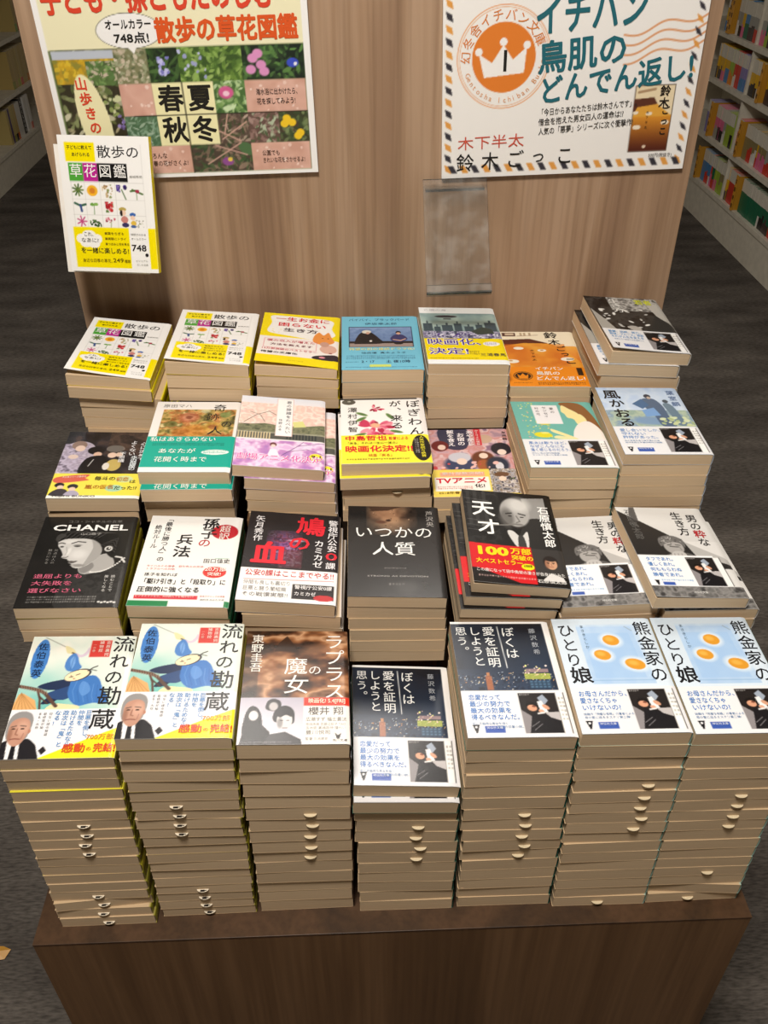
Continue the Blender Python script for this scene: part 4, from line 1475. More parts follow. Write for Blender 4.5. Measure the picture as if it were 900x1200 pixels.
def cover_night():
    a = Art(BW, BH, 'e9e7e4')
    a.r(0, 2, 93, 100, '161a24')
    a.g(0, 2, 93, 62, '14171f', '2a3a52')
    a.n(0, 2, 93, 44, ['14171f', '202a3a', '2e3e56'], 40, 141, .4)
    a.n(0, 48, 93, 63, ['141a26', '2c3c54', '1c2434'], 5, 142, .8)
    rg = random.Random(9)
    for _ in range(150):
        a.e(rg.uniform(1, 92), rg.triangular(46, 62, 53), rg.uniform(.3, .8), rg.uniform(.3, .6), rg.choice(['e8d0a0', 'c8d8e8', 'd89a5a', 'f0e8d8', '8aa0c0']), .5)
    a.r(26, 50, 32, 62, 'b8683c', .8)
    a.r(27.5, 47, 30.5, 50, 'd88a50', .8)
    a.r(66, 44, 88, 47, 'd8a8a0', .6)
    a.r(64, 48, 89, 53, 'c0c850', .75)
    a.r(67, 54, 88, 61, '2c4258')
    a.dots(64, 40, 89, 50, ['f4e4dc', 'f0c8b8', 'e8e890'], 26, .4, 1.1, 144)
    for i in range(5):
        for j in range(3):
            a.r(68 + i * 4, 54.5 + j * 2.2, 70.4 + i * 4, 55.8 + j * 2.2, '4c6c88')
    a.t('ぼくは', 50, 5, 14, 'e4e4e2', b=.8, v=1, sp=1.06)
    a.l([(47, 5), (49, 43)], .9, 'e4e4e2')
    a.t('愛を証明', 31, 4.5, 13.4, 'e4e4e2', b=.8, v=1, sp=1.06)
    a.t('しようと', 17, 4.5, 13, 'e4e4e2', b=.8, v=1, sp=1.06)
    a.t('思う。', 3.5, 4.5, 12.6, 'd2d2d0', b=.8, v=1, sp=1.1)
    a.t('藤沢数希', 78, 6, 7.4, 'a8acb2', v=1, sp=1.3)
    reader_band(a, 62.5, (('恋愛だって', 30), ('最少の努力で', 38), ('最大の効果を', 38), ('得るべきなんだ。', 44)), (('恋に不器用な男女を描く', 6, 32), ('戦略的恋愛小説。', 28, 24)), 7.0)
    a.spine = '2c6a5c'
    return a


def cover_eggs():
    """pale blue cover with three orange yolks on a blue square"""
    a = Art(BW, BH, 'cfdeea')
    a.g(0, 0, 100, 62, 'c8d4de', 'd6e2ec')
    a.p([(23, 8), (78, 8), (84, 60), (24, 60)], 'a9c4e2')
    a.n(23, 6, 84, 60, ['9fbce0', 'bcd2e8', 'a8c4e4'], 20, 151, .55)
    a.p([(28, 14), (74, 14), (77, 55), (28, 55)], '9cbde2', .6)
    a.l([(24, 57), (84, 57)], 1.2, '86a8cc', .6)
    for x, y, rx, ry in ((54, 21, 8.4, 7), (41, 34.5, 8.4, 6.6), (70, 43, 10, 7)):
        a.e(x, y, rx * 1.4, ry * 1.4, 'dfe6ea', .4, 15, al=.8)
        a.e(x, y, rx, ry, 'd8952e', .1, 15)
        a.e(x - 1.5, y - 1, rx * .5, ry * .45, 'e8ac4a', .8, 15)
    a.l([(72, 8), (78, 12)], .6, '8a8a88')
    a.t('ひとり', 3, 4.5, 19, '1c1c20', b=.6, v=1, sp=1.06, w=.95)
    a.t('娘', 4, 45, 22, '1c1c20', b=2)
    a.t('熊金家の', 80, 3, 20, '1c1c20', b=.9, v=1, sp=1.04, w=.92)
    a.t('まさきとしか', 26.5, 6, 4.4, '4c5a66', v=1, sp=1.3)
    reader_band(a, 62.5, (('お母さんだから、', 45), ('愛さなくちゃ', 34), ('いけないの?', 36)), (('話題作『完璧な母親』の著者による', 6, 46), ('母の愛に迫るミステリ第二弾!', 6, 42)), 7.4)
    a.spine = '9fc4b8'
    return a


COVERS = {
    'sanpo': cover_sanpo, 'money': cover_money, 'blackbird': cover_blackbird, 'airship': cover_airship,
    'suzuki': cover_suzuki, 'stones': cover_stones, 'boys': cover_boys, 'miracle': cover_miracle, 'miracle_low': cover_miracle_low,
    'sakura': cover_sakura, 'bogiwan': cover_bogiwan, 'ayakashi': cover_ayakashi, 'profile': cover_profile,
    'kaoru': cover_kaoru, 'portrait': cover_portrait, 'sonshi': cover_sonshi, 'hato': cover_hato,
    'hostage': cover_hostage, 'genius': cover_genius, 'otoko': cover_otoko, 'bluebird': cover_bluebird,
    'laplace': cover_laplace, 'night': cover_night, 'eggs': cover_eggs,
}

# ------------------------------------------------------------------ the two posters on the panel
def poster_flowers():
    a = Art(312, 240, 'f0eeec', cell=1.15)
    P = lambda x, y: ((x - 36 - .26 * y) / (323.5 - .209 * y) * 100, 20.8 + .394 * y)

    def quad(x0, y0, x1, y1):
        u0, v0 = P(x0, y0)
        u1, v1 = P(x1, y1)
        return u0, v0, u1, v1
    a.r(2.2, 2, 97.6, 98, 'ebe5c0')
    a.r(2.2, 39, 97.6, 98, '5a6a3c')
    YB = [39.3, 54.7, 69.7, 84.3, 97.9]
    XB = dict(a=3, b=26, c=38.5, d=50, e=62, f=74, g=85.5, h=97.4)
    n = a.n
    a.leaves(3, 39, 30, 98, '34301f', ['4a5a30', '6a7440', '8a9464', '3c3428', 'b8ac8a', '5c6a3c', 'c8c4a8'], 260, 6, 201)
    a.r(3, 39.3, 26, 44, 'b9c0cc')
    a.leaves(3, 43, 26, 54, 'b0902a', ['c8a024', 'd8b834', 'a88a20', '8a8434'], 120, 3.4, 202, .6)
    a.leaves(15, 44, 26, 55, '56703c', ['5a7a44', '7a9a5a', '4a5c34', 'c8b8a4'], 90, 3.4, 203)
    a.dots(18, 55, 30, 70, ['c8cca0', 'b8b48a', '8a9a5a'], 30, 1.2, 3.2, 204)
    a.dots(22, 68, 32, 80, ['7a6aa8', '9a8ac8', '5a4a7a'], 26, 1.2, 3, 205)
    a.leaves(26, YB[0], 38.5, YB[1], '7c7c5a', ['8a8a6a', 'c8b8a4', '9aa080', 'd8ccb8', '5c6444'], 110, 3, 206, .6)
    a.leaves(38.5, YB[0], 50, YB[1], '1c2a18', ['22361c', '3a5a2c', '2c4420', '4c6c38'], 60, 8, 207, .2)
    a.dots(42, 43, 47, 52, ['9a9ad8', '7a7ac0', 'c0c0ec'], 12, 1.5, 4, 208)
    a.leaves(50, YB[0], 74, YB[1], '3a5424', ['6a8c3c', '8cac58', '4c6c2c', 'a0bc6a', '5c7c34'], 130, 5.5, 209)
    a.dots(50, 40, 60, 54, ['9aa0c8', 'b8bce0'], 12, 1.2, 2.8, 210)
    a.leaves(74, YB[0], 97.4, YB[1], '18241a', ['24381f', '3c5c34', '5c8444', '2a3a24'], 100, 6, 211)
    for x, y in ((78, 45), (81, 48), (77, 50), (80, 43), (82, 51)):
        a.e(x, y, 6, 5, 'd890c0', .3)
    a.e(93, 47.5, 7, 5, '3a4ec0', .2)
    a.e(94, 48, 2, 2, 'e8e8f0')
    n(26, YB[1], 38.5, YB[2], ['cfa090', 'd8ac9c', 'c89888'], 26, 212)
    a.dots(26, YB[1], 38.5, YB[2], ['e8ccc0'], 8, 1, 2.4, 213)
    for (x0, x1, y0, y1) in ((38.5, 50, 1, 2), (50, 62, 1, 2), (38.5, 50, 2, 3), (50, 62, 2, 3)):
        a.r(x0, YB[y0], x1, YB[y1], 'ece6b4')
    a.leaves(62, YB[1], 74, YB[2], '4a6c38', ['5a8044', '86a864', '3c5c30', 'a8c488', 'c8dcb0'], 80, 5, 214)
    a.e(66.5, 60, 9, 7, 'cf5c90', .3)
    a.e(66.5, 60.5, 4, 3, 'f0c8d8', .4)
    a.leaves(26, YB[2], 38.5, YB[3], '4a6a4c', ['6c8c70', '8aa890', '5c7c60', 'a8bca8'], 100, 4, 215, .25)
    a.leaves(62, YB[2], 74, YB[3], '54443a', ['5a4a40', '8a7464', '3c4a2c', 'b8a494', '6a5a50'], 90, 5, 216, .25)
    for p in ([(63, 82), (73, 74)], [(62, 78), (70, 83)], [(66, 70), (64, 80)]):
        a.l(p, 1.6, 'c8a090')
    a.leaves(74, YB[2], 86, YB[3], '644c44', ['6a5048', '8a6c64', 'a88c84', '4c5c3c', 'b0bca0'], 90, 4, 217)
    a.leaves(86, YB[2], 97.4, YB[3], '3a3c28', ['3a4a2c', '5c6c44', '4a3c30', '7a8a5c'], 70, 5, 218)
    for x, y in ((89, 73), (91, 75), (88, 75.5), (94, 80), (93, 81.5)):
        a.e(x, y, 5, 4.4, 'ecc428', .25)
    a.leaves(50, YB[3], 74, YB[4], '4a3e34', ['4a3e34', '7c6858', '32452c', '96806e', '4c5c3c', '3c5830'], 130, 5.5, 219, .3)
    a.e(72, 87, 10, 7, '4c6c44', .2, 30)
    for p in ([(56, 94), (70, 84)], [(60, 85), (72, 90)]):
        a.l(p, 1.6, 'c09a8c')
    a.e(64, 93, 7, 5, '8a4c8e', .3)
    a.e(65, 92, 3, 2.6, 'e0c050', .3)
    for x0, x1, y0, y1 in ((74, 97.4, 1, 2), (74, 97.4, 3, 4), (26, 50, 3, 4)):
        n(x0, YB[y0], x1, YB[y1], ['d0a290', 'daae9e', 'c99a88'], 26, 220)
        a.dots(x0, YB[y0], x1, YB[y1], ['e8ccc0', 'e4c4b8'], 10, 1, 2.6, 221)
    a.l([(50, YB[1]), (50, YB[4])], 1.3, '2c2a1c')
    a.l([(30, YB[2]), (97.4, YB[2])], 1.3, '2c2a1c')
    a.e(14.5, 72, 18, 54, 'ebe5b8', .03, -8)
    a.t('山歩きのお供', 9.0, 50.5, 15, 'd8482c', b=3, v=1, sp=1.1, rot=-8)
    a.t('春', 40, 55.6, 31, '1c1a14', b=2.6)
    a.t('夏', 51.4, 55.6, 31, '1c1a14', b=2.6)
    a.t('秋', 40, 70.4, 31, '1c1a14', b=2.6)
    a.t('冬', 51.4, 70.4, 31, '1c1a14', b=2.6)
    a.t('海水浴に出かけたら、', 78, 58.6, 7.8, '2c2420', b=.8, w=16)
    a.t('花を探してみよう!', 78, 63, 7.8, '2c2420', b=.8, w=15)
    a.t('公園でも', 78, 88, 7, '5a4438', b=.8, w=7)
    a.t('きれいな花をさかせるよ!', 78, 91.6, 7, '5a4438', b=.8, w=17)
    a.t('いろんな', 32, 87.6, 7, '5a4438', b=.8, w=8)
    a.t('春の花がさくよ!', 34, 91.4, 7, '5a4438', b=.8, w=14)
    a.e(33.5, 31.5, 38, 18.5, '6a685c', .02)
    a.e(33.5, 31.5, 37.2, 17.8, 'f0eeec', .02)
    a.p([(31, 37), (36, 37), (34, 41.5)], 'f0eeec')
    a.t('オールカラー', 25, 26.4, 11, '1c1a18', b=2, w=17)
    a.t('748点!', 27.5, 32, 12, '1c1a18', b=2, w=13)
    a.t('子ども・孫ともたのしむ', 3.5, 11, 32, 'd8452a', b=4.5, w=84)
    a.t('散歩の草花図鑑', 43, 26.2, 27, 'd8551e', b=4, w=53)
    return a


def poster_crown():
    a = Art(311, 230, 'edeae6', cell=1.15)
    P = lambda x, y: ((x - 516.5) / (309 - .14 * y) * 100, 15.65 + .4157 * y)
    cx, cy = P(587, 60)
    a.e(cx, cy, 56, 56, 'e09050', .015)
    a.e(cx, cy, 55, 55, 'edeae6', .015)
    a.e(cx, cy, 53.4, 53.4, 'e0a478', .015)
    a.e(cx, cy, 52.6, 52.6, 'edeae6', .015)
    a.e(cx, cy, 38, 38, 'dd7c2c', .02)
    k, ky = 100 / a.W, 100 / a.H
    pts = [(-23, 18), (-30, -8), (-14, 2), (-1, -17), (11, -1), (27, -14), (25, 14)]
    a.p([(cx + x * k, cy + (y + 3) * ky) for x, y in pts], 'f0edea')
    for x, y in ((-30, -8), (-1, -18), (27, -14)):
        a.e(cx + x * k, cy + (y + 1) * ky, 4.4, 4.4, 'f0edea')
    a.t('1', cx - 6.5 * k, cy - 14 * ky, 33, '1c1a18', b=1.2)

    def arc(s, r, t0, t1, size, c, b=0, inside=False, wch=.5):
        for i, ch in enumerate(s):
            q = math.radians(t0 + (t1 - t0) * i / max(1, len(s) - 1))
            X, Y = r * math.sin(q), -r * math.cos(q)
            ang = q + (math.pi if inside else 0)
            lx, ly = wch * size, .5 * size
            X -= lx * math.cos(ang) - ly * math.sin(ang)
            Y -= lx * math.sin(ang) + ly * math.cos(ang)
            a.t(ch, cx + X * k, cy + Y * ky, size, c, b=b, rot=math.degrees(ang))
    arc('幻冬舎イチバン文庫', 45.5, -88, 66, 13.5, 'd8803c', b=.8)
    arc('Gentosha Ichiban Bunko', 46, 248, 96, 8.6, 'dc9a60', inside=True, wch=.28)
    T = '1f6470'
    x, y = P(622, -6)
    a.t('イチバン', x, y, 44, T, b=2.6, w=42, rot=-3)
    x, y = P(625, 44)
    a.t('鳥肌の', x, y, 37, T, b=2.6, w=34, rot=-5)
    x, y = P(627, 84)
    a.t('どんでん返し!', x, y, 33, T, b=2.6, w=60, rot=-7)
    for i, s in enumerate(('「今日からあなたたちは鈴木さんです」。', '借金を抱えた男女四人の運命は!?', '人気の「悪夢」シリーズに次ぐ衝撃作!')):
        x, y = P(628, 121 + i * 11.5)
        a.t(s, x, y, 9, '2c2a28', b=.9, w=(39, 34, 38)[i], rot=-3.5)
    x, y = P(534, 151)
    a.t('木下半太', x, y, 17, 'c8503c', w=27, rot=-1.5)
    x, y = P(533, 172)
    for i, ch in enumerate('鈴木ごっこ'):
        a.t(ch, x + i * 10.2, y - i * .45, 23 if i != 3 else 19, '1c1a18', b=.6)
    for j in range(4):
        pts = []
        for i in range(26):
            t = i / 25
            px, py = P(726 + 98 * t, 40 + 6 * j - 20 * t + 4.2 * math.sin(t * 9.5 + j * .3) + j * 4)
            pts.append((px, py))
        a.l(pts, 2.2, 'd99a6c')
    x0, y0 = P(741, 98)
    y1 = P(790, 179)[1]
    x1 = 92.0
    a.r(x0, y0, x1, y1, '3a2a20')
    a.r(x0 + .3, y0 + .4, x1 - .3, y1 - .4, 'e6d4b0')
    fx = lambda u: x0 + (x1 - x0) * u
    fy = lambda v: y0 + (y1 - y0) * v
    a.l([(fx(.1), fy(.1)), (fx(.5), fy(.06))], 3, 'a88a68')
    a.p([(fx(0), fy(.2)), (fx(.5), fy(.18)), (fx(.6), fy(.28)), (fx(0), fy(.4))], '5a3020')
    a.g(x0 + .3, fy(.45), x1 - .3, y1 - .4, 'd8902c', '4a1a10')
    a.p([(fx(.02), fy(.46)), (fx(.1), fy(.32)), (fx(.6), fy(.28)), (fx(.98), fy(.46))], 'dca03c')
    for u, v, r in ((.15, .62, 5), (.08, .4, 3.5), (.42, .42, 4), (.85, .56, 5)):
        a.e(fx(u), fy(v), r, r * .55, 'eadcc4', .1)
    a.t('鈴木', fx(.62), fy(.0), 13, '1c1410', b=2, v=1, sp=1.05)
    a.t('ごっこ', fx(.72), fy(.3), 10, '1c1410', b=2, v=1, sp=1.2)
    a.t('木下半太', fx(.34), fy(.36), 3.6, '2a1a10', v=1, sp=1.6)
    a.e(fx(.4), fy(.92), 2.2, 2, 'd8c0a8', .2)
    x, y = P(757, 181)
    a.t('500円(税抜き)', x, y, 5.4, '4a4846', w=9.6)
    # slanted air-mail dashes along the edges
    O, D = 'dd9a48', '35323a'
    i = 0
    yy = 1.5
    while yy < 93:
        c = D if i % 2 else O
        a.p([(1.0, yy), (3.4, yy + 1.6), (3.9, yy + 5.0), (1.5, yy + 3.4)], c)
        a.p([(95.6, yy - .6), (97.8, yy + 1.2), (98.9, yy + 4.4), (96.6, yy + 2.8)], c)
        yy += 5.7
        i += 1
    xx = 2.4
    while xx < 96:
        c = D if i % 2 else O
        a.p([(xx, 93.6), (xx + 2.3, 93.6), (xx + 4.0, 97.4), (xx + 1.6, 97.4)], c)
        xx += 4.6
        i += 1
    return a


ART = {k: f() for k, f in COVERS.items()}
POSTER_L, POSTER_R = poster_flowers(), poster_crown()
INDEX_NAMES = ['伊坂幸太郎', '伊東潤', '大山淳子', '芝村凉也', '佐藤青南', '今野敏', '大沢在昌', '池井戸潤']
for s in INDEX_NAMES:
    for ch in s:
        TEXTS[(ch, 0)] = None
BLACKBOOK = 'うつくしい人々'
for ch in BLACKBOOK:
    TEXTS[(ch, 0)] = None
resolve_texts()


# ------------------------------------------------------------------ books
def surf(W, H, t, lift, roundr=1.3, wave=0.0):
    def f(x, y):
        u = np.clip((x + W / 2) / W, 0, 1)
        v = np.clip((y + H / 2) / H, 0, 1)
        z = t + lift * (1 - u) ** 1.5 * (0.30 + 0.70 * (1 - v) ** 1.3)
        z = z - roundr * np.clip((u - 0.94) / 0.06, 0, 1) ** 2
        z = z + wave * np.sin(np.pi * u) * (1 - v) ** 2
        return z
    return f


def sheet(mb, a, f, ya, yb, off, thick, edge, W, H):
    """the printed sheet between art rows ya..yb (percent), with a skirt so that it has thickness"""
    j0 = int(round(ya / 100 * (a.ny - 1)))
    j1 = int(round(yb / 100 * (a.ny - 1)))
    x = a.X[j0:j1 + 1] * W / a.W - W / 2
    y = H / 2 - a.Y[j0:j1 + 1] * H / a.H
    z = f(x, y) + off
    ny, nx = x.shape
    V = np.stack([x, y, z], -1).reshape(-1, 3)
    idx = np.arange(ny * nx).reshape(ny, nx)
    F = np.stack([idx[1:, :-1], idx[1:, 1:], idx[:-1, 1:], idx[:-1, :-1]], -1).reshape(-1, 4)
    mb.add(V, [tuple(q) for q in F.tolist()], a.A[j0:j1 + 1].reshape(-1, 3))
    ring = np.concatenate([idx[0, :], idx[1:, -1], idx[-1, -2::-1], idx[-2:0:-1, 0]])
    top = V[ring]
    bot = top.copy()
    bot[:, 2] -= thick
    n = len(ring)
    F = [((i + 1) % n, i, i + n, (i + 1) % n + n) for i in range(n)]
    mb.add(np.concatenate([top, bot]), F, edge)


def print_text(mb, a, f, ya, yb, off, W, H):
    for q, (P, dz, F, c) in enumerate(text_geo(a)):
        cyy = P[:, 1].mean() / a.H * 100
        if not (ya <= cyy < yb):
            continue
        x = P[:, 0] * W / a.W - W / 2
        y = H / 2 - P[:, 1] * H / a.H
        z = f(x, y) + off + .01 * q + dz
        mb.add(np.stack([x, y, z], -1), F, c)


def wrap_profile(W, t, th=0.45, top=True, bul=1.1):
    """cover cross-section: back sheet, rounded spine on the right and, if wanted, the front sheet"""
    h = t / 2
    out = [(-W / 2, 0), (W / 2 - 3, 0), (W / 2 - .4, 0)]
    for k in range(1, 6):
        q = -math.pi / 2 + math.pi * k / 6
        out.append((W / 2 - .4 + bul * math.cos(q), h + (h - .2) * math.sin(q)))
    inn = []
    for k in range(5, 0, -1):
        q = -math.pi / 2 + math.pi * k / 6
        inn.append((W / 2 - .4 + (bul - th) * math.cos(q), h + (h - .2 - th) * math.sin(q)))
    inn.append((W / 2 - .4, th))
    inn.append((W / 2 - 3, th))
    inn.append((-W / 2, th))
    if top:
        out += [(W / 2 - .4, t), (W / 2 - 3, t), (-W / 2, t)]
        inn = [(-W / 2, t - th), (W / 2 - 3, t - th), (W / 2 - .4, t - th)] + inn
    return out + inn


def block_mesh(W, H, t, name='page_block', seed=0, roundr=0.0):
    rg = random.Random(seed)
    mb = MB()
    x0, x1 = -W / 2 + rg.uniform(.2, .9), W / 2 - .9
    y0, y1 = -H / 2 + .15, H / 2 - .15
    nx = 24
    z0, z1 = .26, t - .26
    prof = []
    for i in range(nx + 1):
        prof.append((x0 + (x1 - x0) * i / nx, z0))
    for i in range(nx, -1, -1):
        x = x0 + (x1 - x0) * i / nx
        u = (x + W / 2) / W
        prof.append((x, z1 - (roundr + .1) * max(0.0, (u - .93) / .06) ** 2 * (1 if roundr else 0)))
    mb.extrude_xz(prof, y0, y1, 'd6bf9a')
    return mb.mesh(name, M_PAGE)


def slip_mesh(mark):
    """half-round paper slip sticking out of the bottom edge of a book"""
    mb = MB()
    n = 12
    pts = [(-6.5, 2.5), (6.5, 2.5)] + [(6.5 * math.cos(-math.pi * k / n), 4.0 * math.sin(-math.pi * k / n)) for k in range(n + 1)]
    V = [(x, y, .28) for x, y in pts] + [(x, y - .0, -.28) for x, y in pts]
    m = len(pts)
    F = [tuple(range(m - 1, -1, -1))[::-1][::-1], tuple(range(m, 2 * m))]
    F += [(i, (i + 1) % m, (i + 1) % m + m, i + m) for i in range(m)]
    mb.add(V, F, 'e6dac4' if mark else 'dccbaa')
    if mark:
        mb.box(-2.6, -3.4, .28, 2.2, -1.2, .42, '221e1c')
        mb.box(-.6, -2.4, .28, 4.2, -1.6, .42, '221e1c')
    return mb.mesh('sales_slip', M_ART)


SLIP = {0: slip_mesh(0), 1: slip_mesh(1)}
MESH = {}


def plain_meshes(key, t, W=BW, H=BH, variant=0):
    """shared meshes for the books lying deeper in a stack"""
    k = (key, round(t, 1), variant)
    if k not in MESH:
        a = ART[key]
        c = MB()
        pr = wrap_profile(W, t, .24)
        pc = np.array([hexc(a.spine if x > W / 2 - 1.2 else 'cbb08c') for x, z in pr])
        c.extrude_xz(pr, -H / 2, H / 2, pc)
        cm = c.mesh('cover', M_ART)
        bm = block_mesh(W, H, t, seed=sum(map(ord, key)) + variant * 7)
        bd = None
        if a.band:
            b = MB()
            y0 = -H / 2
            y1 = H / 2 - a.band / 100 * H
            pr = wrap_profile(W + .5, t + .5, .3, True, 1.2)
            bs = {'bluebird': 'd8cc3a', 'genius': 'b02024', 'miracle': '12a490', 'bogiwan': 'e8da3a', 'suzuki': 'e88a1c', 'boys': 'e2d24a', 'ayakashi': 'e2c454'}.get(key, 'e8e6e2')
            b.extrude_xz([(x, z - .25) for x, z in pr], y0, y1, bs)
            bd = b.mesh('paper_band', M_ART)
        MESH[k] = (cm, bm, bd)
    return MESH[k]


def face_meshes(key, t, W=BW, H=BH, lift=0.0, wave=0.0, band_fold=0.0):
    """the printed cover (and paper band) of a book whose front shows"""
    a = ART[key]
    k = ('face', key, round(t, 1), lift, wave)
    if k in MESH:
        return MESH[k]
    f = surf(W, H, t, lift, wave=wave)
    yb = a.band if a.band else 100
    mb = MB()
    mb.extrude_xz(wrap_profile(W, t, .24, False), -H / 2, H / 2, a.spine)
    sheet(mb, a, f, 0, 100, 0, .35, a.edge if a.edge else 'f0eeea', W, H)
    print_text(mb, a, f, -20, yb, .22, W, H)
    cover = mb.mesh('cover', M_ART)
    band = None
    if a.band:
        mb = MB()
        sheet(mb, a, f, a.band, 100, .4, .35, 'efede8', W, H)
        print_text(mb, a, f, a.band, 120, .6, W, H)
        band = mb.mesh('paper_band', M_ART)
    MESH[k] = (cover, block_mesh(W, H, t, seed=3, roundr=1.3), band)
    return MESH[k]


def book(key, t, loc, rot, label, group, face=False, lift=0.0, wave=0.0, slip=None, W=BW, H=BH, variant=0, obi=True):
    o = empty('paperback_book', (loc[0], loc[1], loc[2] + TZ), rot)
    tag(o, label, 'book', group)
    cm, bm, bd = face_meshes(key, t, W, H, lift, wave) if face else plain_meshes(key, t, W, H, variant)
    link('page_block', bm, o)
    link('cover', cm, o)
    if bd is not None and obi:
        link('paper_band', bd, o)
    if slip is not None:
        mark, x, zz = slip
        link('sales_slip', SLIP[mark], o, (x, -H / 2 + .5, t * zz))
    return o

# ------------------------------------------------------------------ the room and the large furniture
rg = random.Random(77)


def simple(name, mat, boxes, parent=None, bev=0, loc=None, rot=None):
    mb = MB()
    for b in boxes:
        mb.box(*b[:6], b[6] if len(b) > 6 else 'ffffff')
    o = link(name, mb.mesh(name, mat), parent, loc, rot)
    if bev:
        bevel(o, bev)
    return o


XR, XL = 1765.0, -1985.0
o = simple('floor', M_FLOOR, [(-2600, -2200, -30, 2400, 6200, 0)])
tag(o, kind='structure')
o = simple('ceiling', M_WALL, [(-2600, -2200, 2600, 2400, 6200, 2640)])
tag(o, kind='structure')
for nm, b in (('wall_right', (2380, -2200, 0, 2400, 6200, 2600)), ('wall_left', (-2600, -2200, 0, -2580, 6200, 2600)),
              ('wall_back', (-2600, 6200, 0, 2400, 6220, 2600)), ('wall_front', (-2600, -2220, 0, 2400, -2200, 2600))):
    tag(simple(nm, M_WALL, [b]), kind='structure')

# the display table: a box of dark walnut laminate with hidden steps that carry the rear stacks
PY = 666.0
table = empty('display_table', (0, 0, 0))
tag(table, 'dark walnut display table carrying the stacks of paperbacks', 'table')
simple('tabletop', M_TABLETOP, [(-397, 0, TZ - 3, 397, PY - 1, TZ)], table, .4)
simple('front_panel', M_TABLE, [(-397, .5, 0, 397, 20, TZ - 3.2)], table, .6)
simple('side_panel', M_TABLE, [(-397, 20.2, 0, -378, PY - 1, TZ - 3.2)], table, .6)
simple('side_panel', M_TABLE, [(378, 20.2, 0, 397, PY - 1, TZ - 3.2)], table, .6)

panel = simple('wooden_partition', M_PANEL, [(-408, PY, 0, 412, PY + 28, 1455)], None, .8)
tag(panel, 'tall brown walnut partition with vertical grain standing behind the book stacks', 'partition')


def poster(name, a, cx, zb, rotdeg, label):
    """foam-board poster leaning flat on the panel; built lying in x/y, then stood up"""
    mb = MB()
    f = lambda x, y: np.zeros_like(x)
    sheet(mb, a, f, 0, 100, 0, 5, 'e9e6e0', a.W, a.H)
    print_text(mb, a, f, -50, 150, .25, a.W, a.H)
    o = link(name, mb.mesh(name, M_BOARD))
    o.rotation_euler = (math.radians(90), math.radians(-rotdeg), 0)
    o.location = Vector((cx, PY - 6, TZ + zb + a.H / 2)) * MM
    tag(o, label, 'poster')
    return o


poster('picture_poster', POSTER_L, -229, 622, 1.2, 'pale yellow poster with wild flower photos and orange lettering on the panel')
poster('printed_poster', POSTER_R, 239.5, 619, 1.6, 'white poster with orange crown badge and striped airmail border on the panel')

# acrylic slanted book rests
def rest(name, loc, w, h, tilt, roll, label, back):
    o = empty(name, (loc[0], loc[1], loc[2] + TZ), (math.radians(tilt), math.radians(roll[0]), math.radians(roll[1])))
    tag(o, label, 'book stand')
    # local: x right, z up along the plate, y into the panel
    simple('front_plate', M_ACRYLIC, [(-w / 2, -1.2, -h / 2, w / 2, 1.2, h / 2)], o, .4)
    simple('bottom_lip', M_ACRYLIC, [(-w / 2, -12, -h / 2 - 2.6, w / 2, 1.2, -h / 2 - .2)], o, .4)
    simple('lip_edge', M_ACRYLIC, [(-w / 2, -14.2, -h / 2 - 2.6, w / 2, -12.2, -h / 2 + 8)], o, .4)
    # bracket back to the panel
    q = math.radians(-tilt)
    mb = MB()
    A = np.array([(1.4, h / 2 - 16), (1.4, h / 2 - 13.6)])
    d = np.array((math.cos(q), math.sin(q))) * back
    V = []
    for x in (-w / 2 + 3, w / 2 - 3):
        for p in (A[0], A[1], A[1] + d, A[0] + d):
            V.append((x, p[0], p[1]))
    mb.add(V, [(0, 1, 2, 3), (7, 6, 5, 4), (0, 4, 5, 1), (1, 5, 6, 2), (2, 6, 7, 3), (3, 7, 4, 0)])
    link('wall_bracket', mb.mesh('wall_bracket', M_ACRYLIC), o)
    return o


rest('acrylic_book_stand', (104, 609, 558), 82, 150, -40, (-1.7, -1.8), 'empty clear acrylic book stand slanting out from the middle of the panel', 12)
rest('acrylic_book_stand', (-329, 621, 598), 100, 150, -13.8, (0.5, -6), 'clear acrylic stand holding the flower guide book below the flower poster', 29)

# ------------------------------------------------------------------ shelves left and right of the aisle
FZ = {'R': [175, 390, 640, 843, 1060], 'L': [176, 424, 691, 940]}


def shelf_unit(side, y0, y1, bays, label):
    """steel book shelving; its front edge stands at x = XR (right) or XL (left)"""
    s = 1 if side == 'R' else -1
    X = XR if side == 'R' else XL
    D = 260
    o = empty('bookshelf', (X, y0, 0))
    tag(o, label, 'bookshelf', 'book shelving along the aisles')
    bx = lambda xa, ya, za, xb, yb, zb: (min(s * xa, s * xb), ya, za, max(s * xa, s * xb), yb, zb)
    L = y1 - y0
    top = FZ[side][-1] + 260
    simple('kick_panel', M_SHELF, [bx(0, 0, 0, 18, L, FZ[side][0] - 12)], o, .6)
    simple('back_panel', M_SHELF, [bx(D, 0, 0, D + 15, L, top)], o, .6)
    for z in FZ[side]:
        simple('shelf_board', M_SHELF, [bx(-6, 3, z - 22, D - .4, L - 3, z)], o, .6)
    for b in bays:
        simple('divider', M_SHELF, [bx(4, b - y0 - 7, FZ[side][0], D - .6, b - y0 + 7, top)], o, .6)
    return o


shelf_unit('R', 2840, 4640, [2847, 3740, 4633], 'white steel bookshelf full of colourful spines right of the panel')
shelf_unit('L', 4200, 6000, [4207, 5993], 'white steel bookshelf with tan spines left of the panel')


